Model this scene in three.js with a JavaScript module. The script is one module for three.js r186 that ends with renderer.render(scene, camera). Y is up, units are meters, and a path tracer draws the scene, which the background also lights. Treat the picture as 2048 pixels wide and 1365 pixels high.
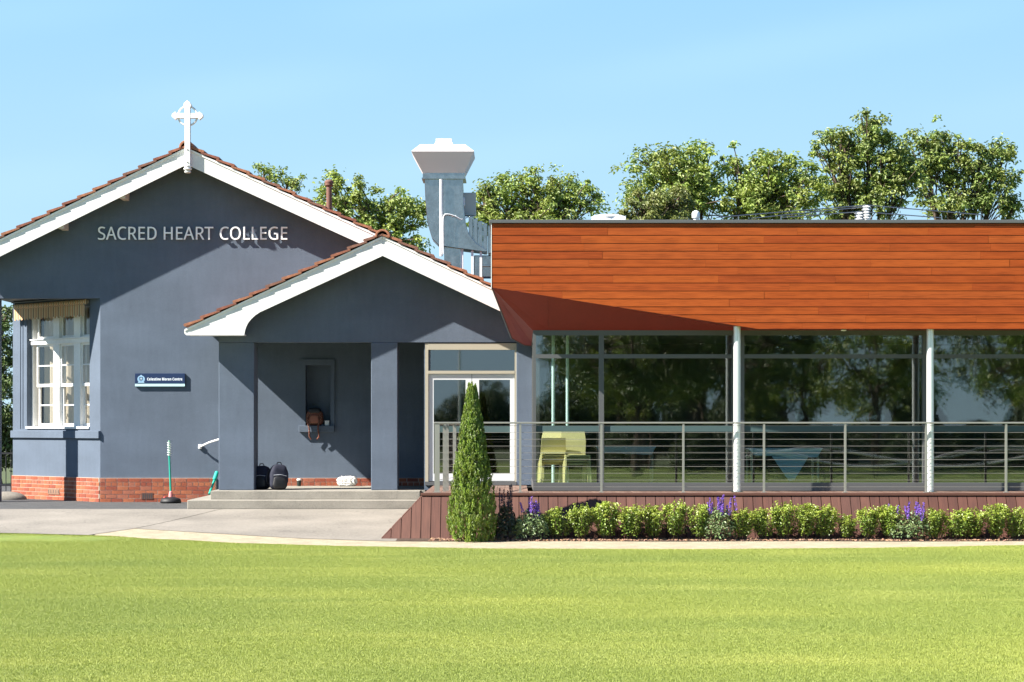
import * as THREE from 'three';
import { mergeGeometries } from 'three/addons/utils/BufferGeometryUtils.js';
import { RoundedBoxGeometry } from 'three/addons/geometries/RoundedBoxGeometry.js';
import { TextGeometry } from 'three/addons/geometries/TextGeometry.js';
import { FontLoader } from 'three/addons/loaders/FontLoader.js';

/* ------------------------------------------------------------------ camera, sky, sun, exposure */
const scene = new THREE.Scene();
const F = 4462, EYE = 1.6, HY = 850;                       // focal length in photo pixels, eye height, horizon row
const camera = new THREE.PerspectiveCamera(2 * Math.atan(850 / F) * 180 / Math.PI, 2048 / 1700, 0.5, 4000);
camera.position.set(0, EYE, 0);
camera.lookAt(0, EYE, -50);
camera.setViewOffset(2048, 1700, 0, 0, 2048, 1365);
camera.updateProjectionMatrix();

const renderer = new THREE.WebGLRenderer({ antialias: true });
renderer.toneMapping = THREE.LinearToneMapping;
renderer.toneMappingExposure = 3.1;
renderer.shadowMap.enabled = true;
renderer.shadowMap.type = THREE.PCFSoftShadowMap;

const SUN = new THREE.Vector3(-2.49, 2.3, 1.0);
const sun = new THREE.DirectionalLight(new THREE.Color(1.0, 0.95, 0.86), 5);
sun.position.copy(SUN).multiplyScalar(40).add(new THREE.Vector3(0, 0, -40));
sun.target.position.set(0, 0, -40);
sun.castShadow = true;
sun.shadow.mapSize.set(4096, 4096);
Object.assign(sun.shadow.camera, { left: -60, right: 60, top: 60, bottom: -60, near: 1, far: 300 });
sun.shadow.radius = 1;
scene.add(sun, sun.target);

{ // clear afternoon sky: a smooth gradient by elevation with thin streaks of high cirrus
  const w = 1024, h = 512, px = new Float32Array(w * h * 4);
  const cs = [[0, .21, .29, .335], [.08, .172, .268, .338], [.19, .125, .232, .338], [.42, .045, .115, .245], [1, .018, .058, .18]];
  for (let j = 0; j < h; j++) for (let i = 0; i < w; i++) {
    const el = (j + .5) / h * Math.PI - Math.PI / 2, s = Math.max(0, Math.sin(el));
    let k = 0; while (k < cs.length - 2 && s > cs[k + 1][0]) k++;
    const a = cs[k], b = cs[k + 1], t = Math.min(1, (s - a[0]) / (b[0] - a[0]));
    const az = i / w * Math.PI * 2;
    const st = Math.max(0, Math.sin(az * 9 + s * 40 + 2 * Math.sin(az * 5)) * Math.sin(az * 23 - s * 130) ) * Math.max(0, 1 - Math.abs(s - .16) * 8) * .014;
    const o = (j * w + i) * 4;
    for (let c = 0; c < 3; c++) px[o + c] = a[c + 1] + (b[c + 1] - a[c + 1]) * t + st;
    px[o + 3] = 1;
  }
  const sky = new THREE.DataTexture(px, w, h, THREE.RGBAFormat, THREE.FloatType);
  sky.mapping = THREE.EquirectangularReflectionMapping;
  sky.magFilter = THREE.LinearFilter; sky.needsUpdate = true;
  scene.background = sky; scene.environment = sky;
}

/* ------------------------------------------------------------------ helpers */
let seed = 7;
const rnd = () => { seed = (seed + 0x6d2b79f5) | 0; let t = Math.imul(seed ^ (seed >>> 15), 1 | seed); t = (t + Math.imul(t ^ (t >>> 7), 61 | t)) ^ t; return ((t ^ (t >>> 14)) >>> 0) / 4294967296; };
const rr = (a, b) => a + (b - a) * rnd();
const gs = () => (rnd() + rnd() + rnd() + rnd() - 2) * .87;
const X = (px, d) => (px - 1024) * d / F, Y = (py, d) => EYE + (HY - py) * d / F;
const V3 = (x, y, z) => new THREE.Vector3(x, y, z);
const taken = {};
function numbered(n) { const k = taken[n] = (taken[n] ?? -1) + 1; return k ? n + '_' + String(k).padStart(3, '0') : n; }
function tag(o, label, category, group, kind) {
  if (label) o.userData.label = label;
  if (category) o.userData.category = category;
  if (group) o.userData.group = group;
  if (kind) o.userData.kind = kind;
  return o;
}
function thing(name, label, category, pos = [0, 0, 0], group) {
  const g = new THREE.Group(); g.name = numbered(name); g.position.set(...pos); scene.add(g);
  return tag(g, label, category, group);
}
function flat(g) { const n = g.index ? g.toNonIndexed() : g; for (const k of Object.keys(n.attributes)) if (!['position', 'normal', 'uv', 'color'].includes(k)) n.deleteAttribute(k); return n; }
function planarUV(g, swap = false, ou = 0, ov = 0) {
  const p = g.attributes.position, n = g.attributes.normal, uv = new Float32Array(p.count * 2);
  for (let i = 0; i < p.count; i += 3) {
    let ax = 0, ay = 0, az = 0;
    for (let k = 0; k < 3; k++) { ax += Math.abs(n.getX(i + k)); ay += Math.abs(n.getY(i + k)); az += Math.abs(n.getZ(i + k)); }
    for (let k = 0; k < 3; k++) {
      const x = p.getX(i + k), y = p.getY(i + k), z = p.getZ(i + k);
      let u, v;
      if (az >= ax && az >= ay) { u = x; v = y; } else if (ax >= ay) { u = z; v = y; } else { u = x; v = z; }
      if (swap) [u, v] = [v, u];
      uv[(i + k) * 2] = u + ou; uv[(i + k) * 2 + 1] = v + ov;
    }
  }
  g.setAttribute('uv', new THREE.BufferAttribute(uv, 2));
  return g;
}
function geo(list, swap, ou, ov) {
  const a = (Array.isArray(list) ? list : [list]).map(flat);
  const g = a.length > 1 ? mergeGeometries(a) : a[0];
  return planarUV(g, swap, ou, ov);
}
function mesh(name, list, mat, parent, opt = {}) {
  const g = opt.raw ? list : geo(list, opt.swap, opt.ou, opt.ov);
  const m = new THREE.Mesh(g, mat);
  m.name = parent && parent !== scene ? name : numbered(name);
  m.castShadow = m.receiveShadow = true;
  (parent || scene).add(m);
  return m;
}
function struct(name, list, mat, opt) { const m = mesh(name, list, mat, scene, opt); m.userData.kind = 'structure'; return m; }
const box = (x0, x1, y0, y1, z0, z1) => new THREE.BoxGeometry(Math.abs(x1 - x0), Math.abs(y1 - y0), Math.abs(z1 - z0)).translate((x0 + x1) / 2, (y0 + y1) / 2, (z0 + z1) / 2);
const rbox = (x0, x1, y0, y1, z0, z1, r = .012, s = 2) => new RoundedBoxGeometry(Math.abs(x1 - x0), Math.abs(y1 - y0), Math.abs(z1 - z0), s, r).translate((x0 + x1) / 2, (y0 + y1) / 2, (z0 + z1) / 2);
function prism(pts, zBack, zFront, holes = []) {           // outline in x, y; from zBack to zFront
  const s = new THREE.Shape(pts.map(p => new THREE.Vector2(p[0], p[1])));
  for (const h of holes) s.holes.push(new THREE.Path(h.map(p => new THREE.Vector2(p[0], p[1]))));
  return new THREE.ExtrudeGeometry(s, { depth: Math.abs(zFront - zBack), bevelEnabled: false }).translate(0, 0, Math.min(zBack, zFront));
}
function slab(top, off) {                                  // solid from a polygon of Vector3 and its copy moved by off
  const n = top.length, pos = [];
  const bot = top.map(p => p.clone().add(off));
  const tri = (a, b, c) => pos.push(...a.toArray(), ...b.toArray(), ...c.toArray());
  for (let i = 1; i < n - 1; i++) { tri(top[0], top[i], top[i + 1]); tri(bot[0], bot[i + 1], bot[i]); }
  for (let i = 0; i < n; i++) { const j = (i + 1) % n; tri(top[i], bot[i], bot[j]); tri(top[i], bot[j], top[j]); }
  const g = new THREE.BufferGeometry();
  g.setAttribute('position', new THREE.Float32BufferAttribute(pos, 3));
  g.computeVertexNormals();
  g.setAttribute('uv', new THREE.Float32BufferAttribute(new Float32Array(pos.length / 3 * 2), 2));
  return g;
}
function tube(points, r, seg = 8, rad = 6) {
  const c = new THREE.CatmullRomCurve3(points.map(p => V3(...p)), false, 'catmullrom', .35);
  return new THREE.TubeGeometry(c, seg, r, rad, false);
}
function rod(a, b, r0, r1 = r0, rad = 8) {
  const A = V3(...a), B = V3(...b), d = B.clone().sub(A);
  const g = new THREE.CylinderGeometry(r1, r0, d.length(), rad, 1);
  g.applyQuaternion(new THREE.Quaternion().setFromUnitVectors(V3(0, 1, 0), d.clone().normalize()));
  return g.translate((A.x + B.x) / 2, (A.y + B.y) / 2, (A.z + B.z) / 2);
}
const lathe = (pts, seg = 24) => new THREE.LatheGeometry(pts.map(p => new THREE.Vector2(p[0], p[1])), seg);

/* ------------------------------------------------------------------ procedural textures and materials */
function lattice(s) { const r = new Float32Array(65536); let q = s; for (let i = 0; i < 65536; i++) { q = (q * 1664525 + 1013904223) >>> 0; r[i] = q / 4294967296; } return r; }
const LAT = lattice(91);
function vn(x, y, px, py) {                                // tileable value noise
  const xi = Math.floor(x), yi = Math.floor(y), fx = x - xi, fy = y - yi;
  const sx = fx * fx * (3 - 2 * fx), sy = fy * fy * (3 - 2 * fy);
  const at = (a, b) => LAT[((((a % px) + px) % px) * 197 + (((b % py) + py) % py) * 7919) & 65535];
  const a = at(xi, yi), b = at(xi + 1, yi), c = at(xi, yi + 1), d = at(xi + 1, yi + 1);
  return a + (b - a) * sx + (c - a) * sy + (a - b - c + d) * sx * sy;
}
function fbm(u, v, fx, fy, oct = 4) { let s = 0, a = .5, t = 0; for (let o = 0; o < oct; o++) { s += a * vn(u * fx, v * fy, fx, fy); t += a; a *= .5; fx *= 2; fy *= 2; } return s / t; }
const enc = c => { c = Math.max(0, Math.min(1, c)); return Math.round(255 * (c <= .0031308 ? 12.92 * c : 1.055 * Math.pow(c, 1 / 2.4) - .055)); };
function makeTex(size, fn, srgb = true) {
  const d = new Uint8Array(size * size * 4);
  for (let j = 0; j < size; j++) for (let i = 0; i < size; i++) {
    let c = fn((i + .5) / size, (j + .5) / size); if (typeof c === 'number') c = [c, c, c];
    const o = (j * size + i) * 4;
    for (let k = 0; k < 3; k++) d[o + k] = srgb ? enc(c[k]) : Math.round(255 * Math.max(0, Math.min(1, c[k])));
    d[o + 3] = 255;
  }
  const t = new THREE.DataTexture(d, size, size);
  t.wrapS = t.wrapT = THREE.RepeatWrapping; t.magFilter = THREE.LinearFilter; t.minFilter = THREE.LinearMipmapLinearFilter; t.generateMipmaps = true;
  if (srgb) t.colorSpace = THREE.SRGBColorSpace;
  t.needsUpdate = true; return t;
}
const rep = (t, m, n = m) => { const c = t.clone(); c.repeat.set(1 / m, 1 / n); c.needsUpdate = true; return c; };
const T = {};
T.mottle = makeTex(512, (u, v) => { const b = fbm(u, v, 4, 4, 5), f = fbm(u, v, 64, 64, 3); return .72 + .28 * (b * .7 + f * .3) * 1.25 - .03; });
T.fine = makeTex(512, (u, v) => fbm(u, v, 96, 96, 3), false);
T.render = makeTex(512, (u, v) => { const b = fbm(u, v, 3, 5, 5), s = fbm(u, v, 40, 6, 3), f = fbm(u, v, 128, 128, 2); return .80 + .30 * (b - .5) + .10 * (s - .5) + .10 * (f - .5) + .06; });
T.grain = makeTex(512, (u, v) => { const w = fbm(u, v, 3, 5, 3) * .12; const g = fbm(u, (v + w) % 1, 4, 96, 3), b = fbm(u, v, 5, 8, 3); const k = .72 + .62 * (g - .42) + .42 * (b - .5); return [k + .05, k, k - .03]; });
T.speck = makeTex(512, (u, v) => { const b = fbm(u, v, 5, 5, 4), f = fbm(u, v, 140, 140, 2); return .62 + .32 * (b - .3) + .5 * (f - .5) ; });
T.lawn = makeTex(1024, (u, v) => { const b = fbm(u, v, 6, 6, 5), f = fbm(u, v, 200, 120, 3), y = fbm(u, v, 14, 30, 3); const k = .62 + .5 * (f - .5) + .25 * (b - .5); return [k * (.98 + .35 * (y - .5)), k * 1.04, k * .9]; });
T.stain = makeTex(1024, (u, v) => { const b = fbm(u, v, 4, 7, 6), m = fbm(u, v, 11, 13, 4), f = fbm(u, v, 220, 220, 2), r = Math.abs(fbm(u, v, 6, 6, 5) - .5); const crack = r < .0035 ? -.16 : 0; return .78 + .42 * (b - .5) + .22 * (m - .5) + .26 * (f - .5) + crack; });
T.tile = makeTex(512, (u, v) => { const b = fbm(u, v, 9, 9, 4), l = fbm(u, v, 26, 26, 3); const k = .62 + .7 * (b - .45); const li = l > .62 ? .3 : 0; return [k + li * .3, k * .98 + li * .5, k * .95 + li * .5]; });
T.brickS = makeTex(256, (u, v) => { const b = fbm(u, v, 4, 4, 3), f = fbm(u, v, 40, 40, 3); return .68 + .35 * (b - .4) + .35 * (f - .5); });
T.zinc = makeTex(256, (u, v) => { const b = fbm(u, v, 8, 8, 3), f = fbm(u, v, 32, 20, 2); return .72 + .3 * (b - .5) + .18 * (f - .5); });

const lin = (r, g, b) => new THREE.Color().setRGB(r, g, b);
function std(rgb, rough = .8, o = {}) {
  const m = new THREE.MeshStandardMaterial({ color: lin(...rgb), roughness: rough, metalness: o.metal || 0 });
  if (o.map) m.map = rep(o.map, o.size || 1, o.size2 || o.size || 1);
  if (o.bump) { m.bumpMap = rep(o.bumpTex || T.fine, o.bumpSize || .5); m.bumpScale = o.bump; }
  if (o.side) m.side = THREE.DoubleSide;
  return m;
}
const M = {};
M.render = std([.103, .134, .184], .88, { map: T.render, size: 2.6, size2: 2.2, bump: .004, bumpSize: .45 });
M.renderInner = M.render;
M.white = std([.80, .80, .79], .5, { map: T.mottle, size: 1.7 });
M.whiteTrim = std([.82, .82, .80], .45);
M.brick = [[.45, .125, .055], [.40, .10, .046], [.50, .155, .07], [.36, .085, .045], [.46, .15, .085]].map(c => std(c, .9, { map: T.brickS, size: .5, bump: .003, bumpSize: .2 }));
M.mortar = std([.60, .49, .40], .95, { map: T.speck, size: .4 });
M.tile = [[.38, .14, .085], [.30, .105, .068], [.44, .18, .10], [.28, .13, .092]].map(c => std(c, .85, { map: T.tile, size: .8, bump: .004, bumpSize: .3 }));
M.plank = [[.34, .071, .012], [.318, .063, .011], [.365, .080, .014], [.33, .067, .0125], [.35, .077, .015], [.30, .058, .011]].map(c => { const m = new THREE.MeshPhysicalMaterial({ color: lin(...c), roughness: .6, specularIntensity: .35 }); m.map = rep(T.grain, 1.4, .5); return m; });
M.backing = std([.03, .012, .008], .9);
M.soffit = std([.235, .022, .014], .6, { map: T.mottle, size: 2 });
M.capping = std([.09, .093, .097], .5);
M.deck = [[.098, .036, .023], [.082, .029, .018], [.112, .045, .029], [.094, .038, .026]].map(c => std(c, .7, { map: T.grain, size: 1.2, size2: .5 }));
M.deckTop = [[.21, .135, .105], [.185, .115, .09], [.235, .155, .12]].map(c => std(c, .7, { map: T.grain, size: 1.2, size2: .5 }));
M.frame = std([.095, .098, .10], .45, { metal: .2 });
M.steel = std([.34, .33, .295], .4, { metal: .55 });
M.column = std([.80, .80, .79], .3, { metal: .45 });
M.galv = std([.50, .49, .48], .19, { metal: .95, map: T.zinc, size: .9 });
M.cowl = std([.74, .69, .68], .55);
M.pvc = std([.78, .78, .77], .4);
M.concrete = std([.27, .243, .205], .92, { map: T.stain, size: 5.5, bump: .004, bumpSize: .5 });
M.stepConc = std([.32, .295, .25], .92, { map: T.stain, size: 2.3, bump: .005, bumpSize: .6 });
M.asphalt = std([.105, .105, .105], .95, { map: T.speck, size: 1.3, bump: .006, bumpSize: .3 });
M.path = std([.54, .45, .31], .95, { map: T.speck, size: .9, bump: .006, bumpSize: .3 });
M.mulch = std([.16, .10, .07], 1, { map: T.speck, size: .35, bump: .02, bumpSize: .2 });
M.lawn = std([.23, .285, .05], .95, { map: T.lawn, size: 3.1 });
M.earth = std([.10, .12, .04], 1, { map: T.lawn, size: 4 });
M.dark = std([.035, .036, .04], .8);
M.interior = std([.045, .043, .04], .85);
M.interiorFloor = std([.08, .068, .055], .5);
M.doorWhite = std([.58, .60, .62], .4);
M.doorFrame = std([.36, .33, .26], .5);
M.black = std([.012, .012, .014], .6);
M.navyCloth = std([.012, .014, .03], .85);
M.chair = std([.64, .55, .27], .4);
M.bark = std([.10, .075, .055], .95, { map: T.grain, size: .8 });
M.pane = new THREE.MeshPhysicalMaterial({ color: lin(.80, .88, .86), roughness: .014, transmission: 1, thickness: 0, ior: 2.05 });
M.pane.bumpMap = rep(makeTex(96, (u, v) => fbm(u, v, 3, 3, 2), false), 2.6); M.pane.bumpScale = .0022;   // slightly wavy float glass
M.paneDoor = new THREE.MeshPhysicalMaterial({ color: lin(.45, .5, .5), roughness: .02, transmission: 1, thickness: 0, ior: 2.3 });
M.paneClear = new THREE.MeshPhysicalMaterial({ color: lin(.95, .95, .95), roughness: .03, transmission: 1, thickness: 0, ior: 1.5 });
M.band = new THREE.MeshPhysicalMaterial({ color: lin(.10, .19, .195), roughness: .7, transmission: .6, thickness: 0 });
function leafMat(rgb, t = .35, rough = .6) { return new THREE.MeshPhysicalMaterial({ color: lin(...rgb), roughness: rough, transmission: t, thickness: 0, side: THREE.DoubleSide, vertexColors: true }); }

/* ------------------------------------------------------------------ terrain */
const PROF = [[0, -.40], [33, -.40], [36.2, -.385], [38.0, -.345], [42.0, 0], [4000, 0]];
function gy(d) { if (d <= 0) return -.4; let k = 0; while (k < PROF.length - 2 && d > PROF[k + 1][0]) k++; const a = PROF[k], b = PROF[k + 1], t = (d - a[0]) / (b[0] - a[0]); return a[1] + (b[1] - a[1]) * t; }
function dOn(py) { let lo = 8, hi = 400; for (let i = 0; i < 60; i++) { const m = (lo + hi) / 2; if (HY + (EYE - gy(m)) * F / m > py) lo = m; else hi = m; } return (lo + hi) / 2; }
function groundSheet(xs, ds, lift, xf) {                    // grid of x columns and depth rows; xf(i,j) may bend them
  const pos = [], idx = [], nx = xs.length, nd = ds.length;
  for (let j = 0; j < nd; j++) for (let i = 0; i < nx; i++) { const [x, d] = xf ? xf(xs[i], ds[j], i, j) : [xs[i], ds[j]]; pos.push(x, gy(d) + lift, -d); }
  for (let j = 0; j < nd - 1; j++) for (let i = 0; i < nx - 1; i++) { const a = j * nx + i, b = a + 1, c = a + nx, e = c + 1; idx.push(a, b, e, a, e, c); }
  const g = new THREE.BufferGeometry(); g.setAttribute('position', new THREE.Float32BufferAttribute(pos, 3)); g.setIndex(idx);
  const n = g.toNonIndexed(); n.computeVertexNormals();
  if (n.attributes.normal.getY(0) < 0) { const p = n.attributes.position.array; for (let i = 0; i < p.length; i += 9) for (let k = 0; k < 3; k++) { const t = p[i + 3 + k]; p[i + 3 + k] = p[i + 6 + k]; p[i + 6 + k] = t; } n.computeVertexNormals(); }
  n.setAttribute('uv', new THREE.Float32BufferAttribute(new Float32Array(n.attributes.position.count * 2), 2));
  return n;
}
const range = (a, b, n) => Array.from({ length: n + 1 }, (_, i) => a + (b - a) * i / n);
// lawn edge as seen, projected on to the terrain
const EDGE = [[-900, 1050], [-300, 1060], [0, 1068], [215, 1073], [350, 1081], [480, 1088], [700, 1094], [1000, 1099], [1400, 1100], [1700, 1098], [2048, 1092], [2600, 1078], [3200, 1062]].map(([a, b]) => { const d = dOn(b); return [X(a, d), d]; });
function lawnEdge(x) { let k = 0; while (k < EDGE.length - 2 && x > EDGE[k + 1][0]) k++; const a = EDGE[k], b = EDGE[k + 1]; const t = Math.max(0, Math.min(1, (x - a[0]) / (b[0] - a[0]))); const s = t * t * (3 - 2 * t) * .4 + t * .6; return a[1] + (b[1] - a[1]) * s; }
{
  struct('ground', groundSheet([-1500, -300, -60, ...range(-30, 30, 30), 60, 300, 1500], [-800, -200, -60, -20, 0, 10, ...range(16, 48, 32), 60, 100, 300, 1500], -.012), M.earth);
  struct('lawn', groundSheet(range(-34, 34, 136), range(0, 1, 40), 0, (x, t) => [x, -30 + (lawnEdge(x) + 30) * t]), M.lawn);
  // cream gravel path between lawn and garden bed / apron
  const bedFront = x => x > -2.0 ? 37.35 + .05 * Math.sin(x * 1.7) : 37.35 + Math.max(0, (-2.0 - x)) * .42;
  struct('path', groundSheet(range(-7.2, 16, 116), range(0, 1, 4), .004, (x, t) => { const a = lawnEdge(x) + .02, b = Math.max(a + .03, Math.min(bedFront(x), lawnEdge(x) + 2.2)); return [x, a + (b - a) * t]; }), M.path);
  // concrete apron in two pours, meeting at a joint that runs back to the steps
  const joint = t => X(265, dOn(1062)) + (X(440, dOn(1023)) - X(265, dOn(1062))) * t;
  const dA = x => x < -7.0 ? lawnEdge(x) + .03 : Math.max(lawnEdge(x) + .03, Math.min(bedFront(x) - .04, lawnEdge(x) + 2.2)), dB = 42.08;
  struct('pavement', groundSheet(range(0, 1, 24), range(0, 1, 14), .010, (s, t) => { const x = -22 + (joint(t) - .012 + 22) * s; const a = dA(x); return [x, a + (dB - a) * t]; }), M.concrete);
  struct('pavement', groundSheet(range(0, 1, 20), range(0, 1, 14), .010, (s, t) => { const x0 = joint(t) + .012, x = x0 + (-1.9 - x0) * s; const a = dA(x); return [x, a + (dB - a) * t]; }), M.concrete);
  struct('road', groundSheet([-40, -22, -12, -6.0], range(42.1, 60, 6), .006, (x, d) => [x, x > -7 && d < 43 ? d + .12 : d]), M.asphalt);
  struct('garden_bed', groundSheet(range(-1.95, 16, 90), range(0, 1, 4), .012, (x, t) => [x, bedFront(x) + (38.3 - bedFront(x)) * t]), M.mulch);
}

/* ------------------------------------------------------------------ rendered gable house */
const DM = 46, sM = F / DM;                                 // main wall
const DP = 42.9, sP = F / DP;                               // porch front
const mx = px => X(px, DM), my = py => Y(py, DM), qx = px => X(px, DP), qy = py => Y(py, DP);
const WL = -10.95, CX = mx(200), OVER_Y = my(597), RIGHT = .45;
const cDX = 2.37, cDZ = 2.53, cL = Math.hypot(cDX, cDZ);
const house = thing('gable_house', 'blue grey rendered hall with white bargeboards, cut-off window corner and red brick base', 'building', [0, 0, 0]);
// gable roof lines, measured at the bargeboard plane
const DB = 45.45, sB = F / DB, apx = X(372.5, DB), apy = Y(329.5, DB), slL = .492, slR = .455;
const under = x => x < apx ? apy - (apx - x) * slL : apy - (x - apx) * slR;
{
  const xr = X(800, DM);
  const niche = [[mx(611), my(850)], [mx(661), my(850)], [mx(661), my(731)], [mx(611), my(731)]];
  const top = x => under(x) + .10;
  const outline = [[CX, 0], [RIGHT, 0], [RIGHT, 3.9], [xr, 3.9], [xr, top(xr)], [apx, top(apx)], [WL, top(WL)], [WL, OVER_Y], [CX, OVER_Y]];
  mesh('wall', [prism(outline, -46.28, -46, [niche])], M.render, house);
  mesh('niche_back', box(mx(605), mx(667), my(856), my(725), -46.30, -46.245), M.render, house);
  // moulded niche surround and sill
  const nf = mesh('niche_frame', [box(mx(602), mx(611), my(852), my(719), -46, -45.965), box(mx(661), mx(669), my(852), my(719), -46, -45.965), box(mx(611), mx(661), my(731), my(719), -46, -45.965)], M.render, house);
  mesh('sill', rbox(mx(598), mx(669), my(865), my(852), -46.2, -45.90, .01), M.render, nf);
  // corner post that carries the overhanging corner, and the soffit over the cut-off corner
  mesh('corner_post', rbox(-10.95, X(3, 46.35), 0, OVER_Y - .005, -46.35, -46.0, .015), M.render, house);
  mesh('soffit', slab([V3(CX - .01, OVER_Y + .06, -46.29), V3(WL, OVER_Y + .06, -46.29), V3(WL, OVER_Y + .06, -48.7), V3(CX - cDX + .02, OVER_Y + .06, -48.55)], V3(0, .1, 0)), M.capping, house);
  mesh('side_wall', box(-10.86, -10.6, 0, 4.9, -62, -48.6), M.render, house);
  mesh('rear_wall', box(-10.6, .4, 0, 4.6, -62, -61.8), M.render, house);
  mesh('end_wall', box(.2, RIGHT, 0, 4.2, -61.8, -46.3), M.render, house);
}
// plinth of single bricks: a stretcher course, then a header course
const BR = { s: new THREE.BoxGeometry(.224, .0715, .1), h: new THREE.BoxGeometry(.106, .0715, .1) };
for (const k in BR) planarUV(BR[k] = flat(BR[k]));
function bricks(parent, at, len, rows, y0, half0 = 0) {     // at(u) -> [x, z, turn]
  for (let r = 0; r < rows; r++) {
    const header = r === rows - 2, step = header ? .12 : .2385, w = header ? .106 : .224;
    let u = header ? 0 : (r % 2 ? -.119 : 0);
    for (; u < len - .03; u += step) {
      let a = Math.max(0, u), b = Math.min(len, u + w);
      if (b - a < .04) continue;
      const [x, z, turn] = at((a + b) / 2);
      const b1 = new THREE.Mesh(header ? BR.h : BR.s, M.brick[Math.floor(rnd() * 5)]);
      b1.scale.x = (b - a) / w; b1.name = 'brick'; b1.castShadow = b1.receiveShadow = true;
      b1.position.set(x, y0 + r * .0835 + .041, z + 0); b1.rotation.y = turn + rr(-.004, .004);
      b1.translateZ(rr(-.002, .002)); parent.add(b1);
    }
  }
}
const plinth = mesh('plinth', [box(CX - .005, mx(432), 0, .502, -46, -45.972)], M.mortar, house);
bricks(plinth, u => [CX + u, -46.016, 0], mx(430) - CX, 6, 0);
const plinthPorch = mesh('plinth', [box(mx(500), mx(848), .345, .502, -46, -45.972)], M.mortar, house);
bricks(plinthPorch, u => [mx(502) + u, -46.016, 0], mx(848) - mx(502), 2, .335);
// the cut-off corner: local frame u (to the back left), v (up), w (outward)
const cDir = V3(-cDX / cL, 0, -cDZ / cL), cOut = V3(-cDZ / cL, 0, cDX / cL);
const cMat = new THREE.Matrix4().makeBasis(cDir.clone().negate(), V3(0, 1, 0), cOut).setPosition(CX - cDX, 0, -DM - cDZ);
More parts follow.
